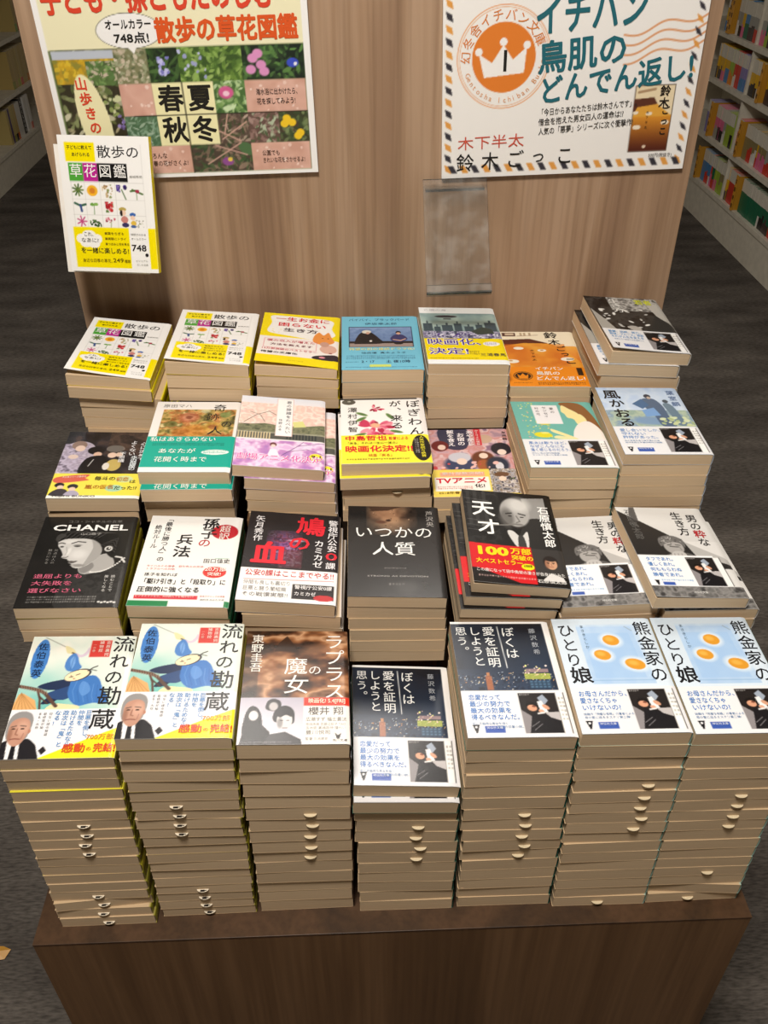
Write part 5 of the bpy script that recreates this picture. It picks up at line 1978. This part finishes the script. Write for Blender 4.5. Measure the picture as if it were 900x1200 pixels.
def spine_book(side, y, z, t, h, d, cols, loc_jit, label, group, split=.35, name='paperback_book', dark=None):
    """a book standing on a shelf, spine towards the aisle"""
    s = 1 if side == 'R' else -1
    X = (XR + 12 if side == 'R' else XL - 12) + s * loc_jit
    mb = MB()
    c1, c2 = cols
    zs = [0, h * split, h * (split + .002), h]
    x0, x1 = 0, s * d
    # cover: spine and two boards; the pages show on top
    for za, zb, c in (((0, h * split, c2), (h * split, h, c1)) if side == 'L' else ((0, h * split, c2), (h * split, h * .64, c1), (h * .64, h, 'd2ccbe'))):
        mb.box(min(x0, s * 1.2), 0, za, max(x0, s * 1.2), t, zb, c)
    mb.box(min(s * 1.2, x1), 0, 0, max(s * 1.2, x1), .5, h, c1)
    mb.box(min(s * 1.2, x1), t - .5, 0, max(s * 1.2, x1), t, h, c1)
    mb.box(min(s * 1.3, s * (d - 1)), .5, 1, max(s * 1.3, s * (d - 1)), t - .5, h - 1.5, 'e6ddcc')
    if dark:
        mb.box(min(s * -.25, s * .1), t * .28, h * .55, max(s * -.25, s * .1), t * .72, h * .92, dark)
    o = link(name, mb.mesh(name, M_ART), None, (X, y, z))
    tag(o, label, 'book', group)
    return o

# ------------------------------------------------------------------ the stacks on the table
ORD = ['', 'first', 'second', 'third', 'fourth', 'fifth', 'sixth', 'seventh', 'eighth', 'ninth', 'tenth', 'eleventh', 'twelfth',
       'thirteenth', 'fourteenth', 'fifteenth', 'sixteenth', 'seventeenth', 'eighteenth', 'nineteenth', 'twentieth',
       'twenty-first', 'twenty-second', 'twenty-third', 'twenty-fourth', 'twenty-fifth', 'twenty-sixth', 'twenty-seventh',
       'twenty-eighth', 'twenty-ninth', 'thirtieth'] + ['thirty-' + q for q in ('first', 'second', 'third', 'fourth', 'fifth', 'sixth', 'seventh', 'eighth', 'ninth')] + ['fortieth'] + ['forty-' + q for q in ('first', 'second', 'third', 'fourth', 'fifth', 'sixth', 'seventh', 'eighth', 'ninth')]
RISERS = []


def stack(key, n, top, tilt, look, where, bottom=None, obis=(), t=None, lift=0.0, wave=0.0, slips=None, faces=None, seed=0, keep=0.5, extra=None):
    """top = (x, y, z) of the middle of the uppermost cover; bottom = (x, y) on the table, or None on a step.
    faces = {index from the top: (dx, dy, dyaw)}: further books whose printed cover shows; extra moves any book"""
    r = random.Random(seed)
    X, Y, Z = top
    rx, ry, rz = (math.radians(q) for q in tilt)
    faces = faces or {}
    slips = slips or {}
    extra = extra or {}
    group = 'paperbacks in the ' + where
    if bottom:
        t = (Z - 0.2 - (52 * abs(math.sin(ry)) + 70 * abs(math.sin(rx))) * 0.98) / n - 0.03
    z = Z
    low = 1e9
    for i in range(n):
        if bottom:
            s = max(0.0, (z - t) / (Z - t))
            if i == n - 1:
                s = 0.0
            bx, by = bottom
            px, py = bx + (X - bx) * s, by + (Y - by) * s
        else:
            s = 1 - (1 - keep) * i / max(1, n - 1)
            px, py = X, Y
        tx, ty = rx * s, ry * s
        yaw = rz
        if i:
            px += r.uniform(-.9, .9)
            py += r.choice((-.3, -.1, 0, .1, .3, .9)) + r.uniform(-.15, .15)
            yaw = rz * (s if bottom else .6) + math.radians(r.uniform(-.7, .7))
        if i in faces:
            px, py, yaw = X + faces[i][0], Y + faces[i][1], rz + math.radians(faces[i][2])
        if i in extra:
            px, py, yaw = px + extra[i][0], py + extra[i][1], yaw + math.radians(extra[i][2])
        M = Euler((tx, ty, yaw)).to_matrix()
        nrm = M @ Vector((0, 0, 1))
        dx, dy = (px - X, py - Y) if not bottom else (0.0, 0.0)
        if i == 0:
            dx = dy = 0.0
        loc = Vector((px, py, z - math.tan(ty) * dx + math.tan(tx) * dy)) - nrm * t
        if bottom and i == n - 1:
            loc.z = 0.05
        if i == 0:
            lab = look
        elif i in faces:
            lab = 'partly uncovered %s paperback in the %s' % (ORD[i + 1], where)
        else:
            lab = '%s paperback from the top in the %s' % (ORD[i + 1], where)
        sl = slips.get(i)
        book(key + '_low' if (key == 'miracle' and i in faces) else key, t, loc, (tx, ty, yaw), lab, group, face=(i == 0 or i in faces), lift=lift if i == 0 else 0.0,
             wave=wave if i == 0 else 0.0, slip=sl, variant=i % 3, obi=(i == 0 or i in faces or i in obis))
        # next book down: leave room for the change of tilt
        if bottom:
            s2 = max(0.0, (z - 2 * t) / (Z - t)) if i < n - 2 else 0.0
        else:
            s2 = 1 - (1 - keep) * (i + 1) / max(1, n - 1)
        gap = 52 * abs(math.sin(ry)) * (s - s2) + 72 * abs(math.sin(rx)) * (s - s2)
        low = loc.z - 52 * abs(math.sin(ty)) - 74 * abs(math.sin(tx))
        z = z - t - max(0, gap) - 0.06
    if not bottom:
        RISERS.append((X, Y, low - .4))


def tabs(idx, x, mark=0, zz=.45, jit=2.5, seed=1):
    r = random.Random(seed)
    return {i: (mark, x + r.uniform(-jit, jit), zz) for i in idx}


# front row, left to right
stack('bluebird', 18, (-314, 97, 293), (3.5, 4.1, 2.4), 'blue bird novel with grey-haired man on its band, topmost of the front left corner stack',
      'front left corner stack of blue bird novels', bottom=(-319, 96), seed=1, obis=(3, 11),
      slips={**tabs((6, 7, 8, 9), 4, 1, seed=2), **tabs((14, 15, 16, 17), 0, 1, seed=3)}, extra={17: (1.5, -3.5, 0), 16: (0, -1.2, .5), 15: (-4, 0, 4.5)})
stack('bluebird', 20, (-201, 92, 317), (-0.8, 3.2, 1.0), 'blue bird novel topmost of the second front row stack, right of the corner stack',
      'second front row stack from left, blue bird novels', bottom=(-208.5, 101), seed=2, obis=(4, 11),
      slips={**tabs((6, 7, 8, 9), -8, 1, seed=4), **tabs((16, 17, 18, 19), -2, 1, seed=5)})
stack('laplace', 15, (-95.5, 95, 299), (-0.9, 3.5, 1.0), 'brown cloudy sky novel with red film banner and three people, in the front row',
      'front row stack of brown sky novels', bottom=(-99, 103), seed=3, slips=tabs((5, 6, 7, 8, 9), 10, 0, seed=6))
stack('night', 12, (10.5, 96, 235), (3.2, 5.0, 0.3), 'night city novel on top of the lowest stack in the middle of the front row',
      'low middle front stack of night city novels', bottom=(12.5, 98), seed=4, faces={1: (-1.5, -5, .6)},
      slips=tabs((3, 4, 5, 6), 12, 0, seed=7))
stack('night', 16, (115.3, 97, 299), (1.5, 3.0, 1.0), 'night city novel on top of the tall front stack right of the lowest one',
      'tall front row stack of night city novels', bottom=(122, 99), seed=5, slips=tabs((6, 7, 8, 9, 10), 12, 0, seed=8))
stack('eggs', 17, (220.6, 94, 303), (1.0, 1.7, 0.4), 'pale blue novel with three orange yolks, topmost of the second front stack from right',
      'second front row stack from right, pale blue novels', bottom=(229, 95), seed=6, slips={**tabs((4, 5, 6, 7, 8), 22, 0, jit=4, seed=9), **tabs((16,), 0, 0)})
stack('eggs', 17, (326.3, 95, 298), (2.2, 2.6, 1.0), 'pale blue novel with three orange yolks, topmost of the front right corner stack',
      'front right corner stack of pale blue novels', bottom=(334, 96), seed=7, slips={**tabs((5, 6, 7, 8), 14, 0, seed=10), **tabs((13,), 10, 0), **tabs((16,), -4, 0, seed=4)}, extra={15: (2.5, .5, -3.5)})

# second row
stack('portrait', 3, (-333, 247, 338), (1.6, 3.4, 2.4), 'black paperback with white-lettered portrait of a short-haired woman, left in second row',
      'black portrait stack at left of second row', t=15, seed=11)
stack('sonshi', 3, (-217, 248, 334), (1.3, 3.0, -0.8), 'white paperback with large black lettering and red circle, in the second row',
      'stack of white paperbacks with red circle', t=17, seed=12)
stack('hato', 3, (-105, 248, 335), (1.2, 5.4, -1.6), 'black thriller with huge red characters and white band, in the second row',
      'stack of black thrillers with red characters', t=17, seed=13, extra={1: (4, -1, 0), 2: (5, 0, 0)})
stack('hostage', 6, (9, 248, 340), (2.4, 2.6, -0.6), 'black paperback with dim close-up face and white title, middle of second row',
      'middle second row stack of black close-up face novels', t=15.5, seed=14)
stack('genius', 5, (139, 253, 349), (5.2, 6.2, -0.6), 'black paperback with smiling bald man and red band, skewed on its stack',
      'second row stack of smiling man biographies', t=13.5, seed=15, lift=3.5, faces={1: (-9, -3, 1.2), 2: (-14.5, -5.5, 1.8)}, keep=.55,
      extra={3: (-15, -5, 1.5), 4: (-15, -5, 1.5)})
stack('otoko', 3, (232, 249, 318), (1.6, -0.5, 1.0), 'grey paperback with thinking man, partly hidden between the smiling man and tilted books',
      'second row stack of grey thinking man books', t=15, seed=16)
# the right-hand stack: the top one lies across it at an angle
stack('otoko', 3, (339, 247, 309), (1.6, 2.6, 2.2), 'grey paperback with thinking man, mostly covered by the tilted copy on top',
      'right hand second row stack of grey books', t=14, seed=17)
book('otoko', 14.5, Vector((322.5, 243, 331.5)) - (Euler((math.radians(2.9), math.radians(5.0), math.radians(3.2))).to_matrix() @ Vector((0, 0, 14.5))),
     (math.radians(2.9), math.radians(5.0), math.radians(3.2)), 'tilted grey paperback with thinking man lying loose on top at the right of second row',
     'paperbacks in the right hand second row stack of grey books', face=True, lift=3.0)

# third row
stack('boys', 2, (-339, 404, 358), (-0.6, 4.4, 3.4), 'dark paperback with group of drawn boys and yellow band, left end of third row',
      'stack of dark paperbacks with drawn boys', t=18, seed=21)
stack('miracle', 4, (-227, 408, 393), (2.6, 1.8, 0.2), 'paperback with orange painted flowers and teal band, in the third row',
      'third row stack with teal paper bands', t=17, seed=22, faces={1: (1, -9, .4)})
stack('sakura', 5, (-119.5, 403, 399), (2.4, 6.6, 0.8), 'paperback with pink cherry trees and white title strip, in the third row',
      'third row stack of cherry tree novels', t=15, seed=23, faces={1: (12, -1, -.3)}, extra={2: (12, 0, 0), 3: (12, 0, 0), 4: (12, 0, 0)})
stack('bogiwan', 5, (3, 404, 398), (0.2, 0.6, 0.6), 'paperback with crimson peony and bright yellow band, middle of third row',
      'third row stack of crimson peony novels', t=16, seed=24, faces={1: (-3, -5, .5)}, slips={2: (0, 12, .5)})
stack('ayakashi', 2, (111.5, 405, 348), (0.6, -0.6, -1.2), 'pink paperback with drawn characters and red TV lettering, lowest in third row',
      'third row stack of pink drawn character novels', t=18, seed=25)
stack('profile', 5, (219.5, 407, 385), (0.9, 2.2, 0.6), 'teal paperback with brown-haired woman in profile and lemons, third row',
      'third row stack of teal woman novels', t=14.5, seed=26, extra={1: (-1, -2, .5), 2: (-1.5, -1, .6)})
stack('kaoru', 6, (326, 406, 402), (1.9, 2.0, 0.4), 'pale blue paperback with painted walking figures, right end of third row',
      'right end third row stack of painted figure novels', t=14.5, seed=27)

# rear row
stack('sanpo', 7, (-334, 558, 436), (2.6, 4.6, -1.6), 'white flower guide with yellow blocks, cover curling up, left rear corner stack',
      'left rear corner stack of flower guides', t=15, lift=9, seed=31, extra={1: (1, -3, 0), **{i: (9, 3, 0) for i in range(2, 7)}})
stack('sanpo', 3, (-212, 561, 448), (0.8, 3.6, -0.6), 'white flower guide with yellow blocks, second stack from left in rear row',
      'second rear row stack of flower guides', t=17, lift=5, seed=32)
stack('money', 4, (-102, 562, 440), (0.9, 4.0, -1.0), 'bright yellow paperback with red lettering in white bubble, rear row',
      'rear row stack of bright yellow paperbacks', t=14, lift=7, wave=1.5, seed=33)
stack('blackbird', 3, (5, 561, 436), (1.8, 0.7, 0.0), 'sky blue paperback with photo of two seated people, rear row',
      'rear row stack of sky blue paperbacks', t=18, seed=34)
stack('airship', 6, (112, 563, 443), (4.0, 2.4, 1.2), 'paperback with grey airship scene and yellow band, rear row below acrylic stand',
      'rear row stack of airship novels', t=15.5, seed=35)
stack('suzuki', 3, (222, 562, 407), (2.6, 0.4, -2.0), 'orange paperback with white plates and brush lettering, lowest in rear row',
      'rear row stack of orange plate novels', t=15, seed=36)
stack('stones', 4, (339, 561, 454), (3.6, 4.4, 2.2), 'black and white bird photo paperback lying skewed at the right rear corner',
      'right rear corner stack of black and white paperbacks', t=16.5, lift=6, seed=37, faces={1: (-11, -1, -1.2)}, extra={2: (-8, 0, 0), 3: (-8, 0, 0)})

# steps of the table under the rear stacks
k = 0
for x, y, z in RISERS:
    simple('riser', M_TABLE, [(x - 44, y - 62, TZ + .2, x + 44, y + 66, TZ + z)], table, .5)

# the flower guide on the acrylic stand
ROT = (math.radians(76.2), math.radians(0.5), math.radians(-6.0))
M_ = Euler(ROT).to_matrix()
DW, DH, DT = BW * 1.065, BH * 1.065, 13
loc = Vector((-325.5, 598, 606)) - M_ @ Vector((0, 0, DT))
book('sanpo', DT, loc, ROT, 'white flower guide standing upright on the acrylic stand below the flower poster', None, face=True, W=DW, H=DH)
card = simple('white_card', M_CARD, [(-66, -82, -1.2, 40, 68, -.2)], None, 0, loc + Vector((0, 0, TZ)), ROT)
tag(card, 'plain white card showing behind the left edge of the upright flower guide', 'card')

# ------------------------------------------------------------------ books on the shelves behind
Yl, Bk, Rd, Pk, Gn, Bl, Lv, Or, Kh, Gy, Wh, Lm, Dk = 'd8a818', '2a2422', 'c83c2c', 'd86a90', '23684a', '4a80b0', '8a80b0', 'd8802c', '8a7c54', '9a9890', 'd8d4cc', '9ab03c', '4a3c38'
CNAME = {Yl: 'yellow', Bk: 'black', Rd: 'red', Pk: 'pink', Gn: 'green', Bl: 'blue', Lv: 'lavender', Or: 'orange', Kh: 'khaki', Gy: 'grey', Wh: 'white', Lm: 'lime', Dk: 'dark brown'}
SHELFNAME = {0: 'bottom', 1: 'second lowest', 2: 'third lowest', 3: 'fourth lowest'}
NEAR = {
    0: [(Yl, Bk, 1), (Yl, Dk, 1), ('I', 4, 0)] if False else [(Yl, Dk, 2), (Rd, Rd, 5), (Rd, Bl, 2), (Rd, Pk, 1), ('I', '佐藤青南', 0), (Gn, Gn, 13), (Gn, Wh, 1), (Gn, Bk, 3), (Gn, Dk, 4), (Kh, Rd, 4)],
    1: [(Rd, Bk, 2), (Pk, Rd, 2), ('I', '芝村凉也', 0), (Kh, Kh, 3), (Kh, Rd, 3), (Kh, Wh, 3), (Yl, Rd, 1), (Kh, Pk, 5), (Gy, Rd, 4)],
    2: [(Yl, Bk, 5), (Yl, Wh, 1), (Yl, Bk, 3), ('I', '今野敏', 0), (Yl, Dk, 5)],
    3: [(Gy, Pk, 3), (Gn, Lm, 2), (Gy, Dk, 3)],
}
FAR = {
    0: [('I', '大沢在昌', 0), (Bl, Bl, 3), (Bl, Rd, 3), (Bl, Wh, 1), (Rd, Pk, 1), (Gn, Rd, 3), (Lm, Pk, 2), (Lm, Lm, 2), (Kh, Lm, 3)],
    1: [(Lv, Lv, 6), ('I', '大山淳子', 0), (Pk, Gy, 3), (Pk, Bk, 4), (Gy, Wh, 2), (Lm, Lm, 3), (Lm, Bk, 2)],
    2: [(Yl, Dk, 4), (Yl, Pk, 3), (Yl, Bl, 3), (Lm, Or, 3), (Rd, Wh, 2), (Rd, Rd, 3), (Lv, Bl, 4)],
    3: [(Yl, Bl, 3), (Yl, Rd, 2), ('I', '伊坂幸太郎', 0), ('I', '伊東潤', 0), (Gy, Wh, 2), (Gy, Bk, 2), (Yl, Pk, 2), (Bl, Gn, 3), (Gy, Dk, 4), (Gy, Rd, 3)],
}


def index_board(y, z, name, label):
    t = 5
    o = empty('index_board', (XR, y, z))
    tag(o, label, 'index board', 'author index boards between the shelved paperbacks')
    mb = MB()
    mb.box(-10, 0, .2, 105, t, 152, 'c08a2c')
    link('board', mb.mesh('board', M_ART), o)
    mb = MB()
    mb.box(-12, -9, .4, -10.2, t + 9, 158, 'd89a34')
    n = len(name)
    sz = min(22, 140 / n)
    for i, ch in enumerate(name):
        V, F = glyphs(ch, 1.5)
        cz = 150 - (i + .5) * 146 / n
        P = np.stack([-12.3 - V[:, 2], -(V[:, 0] - .5) * sz + t / 2, cz + (V[:, 1] - .38) * sz], 1)
        mb.add(P, F, '3a2410')
    link('name_plate', mb.mesh('name_plate', M_ART), o)
    return o


n_shelved = 0
far = MB()
for sh in range(4):
    y = 3730.0
    k = 0
    z = FZ['R'][sh] + .2
    lim = {0: 2990, 1: 3210, 2: 3410, 3: 3590}[sh]
    for a_, b_, c_ in NEAR[sh]:
        if a_ == 'I':
            y -= 22
            index_board(y + 8, z, b_, 'orange author name board on the %s shelf right of the upright divider' % SHELFNAME[sh])
            y -= 5
            continue
        for q in range(c_):
            t = rg.uniform(14, 19)
            y -= t
            if y < lim:
                continue
            k += 1
            n_shelved += 1
            lab = '%s spined paperback, %s right of the divider on the %s shelf' % (CNAME[a_] if a_ == b_ else CNAME[a_] + ' and ' + CNAME[b_], ORD[k], SHELFNAME[sh])
            spine_book('R', y, z, t - .4, 148 + rg.uniform(-1, 1.5), 105, (a_, b_), rg.uniform(0, 4), lab,
                       'paperbacks on the right bookshelf', split=rg.choice([.28, .34, .4, .45]), dark=None)
    # the bay beyond the divider
    y = 4150.0 if sh else 4100.0
    for a_, b_, c_ in FAR[sh]:
        if a_ == 'I':
            y -= 20
            index_board(y + 8, z, b_, 'orange author name board on the %s shelf left of the divider%s' % (SHELFNAME[sh], ', nearer the panel' if b_ == '伊坂幸太郎' else ''))
            y -= 6
            continue
        for q in range(c_):
            t = rg.uniform(14, 19)
            y -= t
            if y < 3750:
                break
            h, sp_ = 148 + rg.uniform(-1, 1.5), rg.choice([.28, .34, .4])
            x0 = XR + 12 + rg.uniform(0, 4)
            far.box(x0, y, z, x0 + 1.2, y + t - .4, z + h * sp_, b_)
            far.box(x0, y, z + h * sp_, x0 + 1.2, y + t - .4, z + h * .64, a_)
            far.box(x0, y, z + h * .64, x0 + 1.2, y + t - .4, z + h, 'd2ccbe')
            far.box(x0 + 1.3, y, z, x0 + 105, y + .5, z + h, a_)
            far.box(x0 + 1.3, y + t - .9, z, x0 + 105, y + t - .4, z + h, a_)
            far.box(x0 + 1.3, y + .5, z + .5, x0 + 104, y + t - .9, z + h - 1.5, 'e6ddcc')
o = link('shelved_paperbacks', far.mesh('shelved_paperbacks', M_ART))
tag(o, 'rows of small paperback spines left of the divider on the right bookshelf', 'books', kind='stuff')

# left shelving: taller tan spines
LEFT = {
    0: [(5330, 22, 'c8c4bc', 'c85a48', 'white', 190), (5305, 24, 'ccc8c2', 'd89a8a', 'white', 188), (5278, 26, 'c9c6c0', 'c9c6c0', 'white', 192), (5250, 27, 'cfcbc4', 'cfcbc4', 'white', 190),
        (5170, 48, '1d1c1c', '1d1c1c', 'black', 196), (5080, 84, 'cbc8c0', 'cbc8c0', 'white', 186), (5046, 30, 'b89c5c', 'c8642c', 'tan', 188), (5012, 32, 'b4a060', '2a2220', 'tan', 190), (4978, 32, 'b8a468', '8c8a40', 'tan', 186), (4945, 31, '5a4a6a', '5a4a6a', 'purple', 184), (4912, 31, 'b8a468', 'b8a468', 'tan', 184)],
    1: [(5440, 40, 'b29a62', 'c8843c', 'tan', 200), (5400, 38, 'b8a068', 'b8a068', 'tan', 200), (5352, 46, 'b49c60', 'b49c60', 'tan', 200), (5306, 44, 'b8a46c', 'c86a5c', 'tan', 200), (5258, 46, 'b29c62', 'a8ac58', 'tan', 200), (5210, 46, 'b8a068', 'b8a068', 'tan', 200), (5160, 48, 'b49c60', '9a9a50', 'tan', 200)],
    2: [(5560, 46, 'b8a068', 'a89a3c', 'tan', 205), (5510, 48, 'b49a60', 'b49a60', 'tan', 205), (5462, 46, 'b89468', 'c8543c', 'tan', 205), (5414, 46, 'b29c62', '8aa060', 'tan', 205)],
}
for sh, L in LEFT.items():
    for j, (y, t, c1, c2, nm, h) in enumerate(L):
        o = spine_book('L', y, FZ['L'][sh] + .2, t - .6, h, 135, (c1, c2), rg.uniform(0, 3),
                       '%s spined book, %s from the panel on the %s shelf at left' % (nm, ORD[j + 1], SHELFNAME[sh]),
                       'books on the left bookshelf', split=.2, name='shelved_book')
        if nm == 'black':
            mb = MB()
            for i, ch in enumerate(BLACKBOOK):
                V, F = glyphs(ch, 1.5)
                P = np.stack([.3 + V[:, 2], (V[:, 0] - .5) * 24 + t / 2, 178 - i * 25 + (V[:, 1] - .38) * 24 - 8], 1)
                mb.add(P, F, 'e8e6e2')
            link('spine_lettering', mb.mesh('spine_lettering', M_ART), o)

# a scrap of orange paper on the carpet by the table
mb = MB()
V = [(-22, -9, .6), (-4, -14, 4), (16, -10, 1.5), (24, 4, 6), (8, 12, 2), (-14, 10, 7), (0, 0, 9)]
mb.add(V + [(x, y, z - .5) for x, y, z in V], [(0, 1, 6), (1, 2, 6), (2, 3, 6), (3, 4, 6), (4, 5, 6), (5, 0, 6), (8, 7, 13), (9, 8, 13), (10, 9, 13), (11, 10, 13), (12, 11, 13), (7, 12, 13)] +
       [(i, i + 7, (i + 1) % 6 + 7, (i + 1) % 6) for i in range(6)], 'c8923c')
o = link('paper_scrap', mb.mesh('paper_scrap', M_ART), None, (-668, 268, .1))
tag(o, 'crumpled orange paper scrap on the carpet left of the table', 'paper scrap')
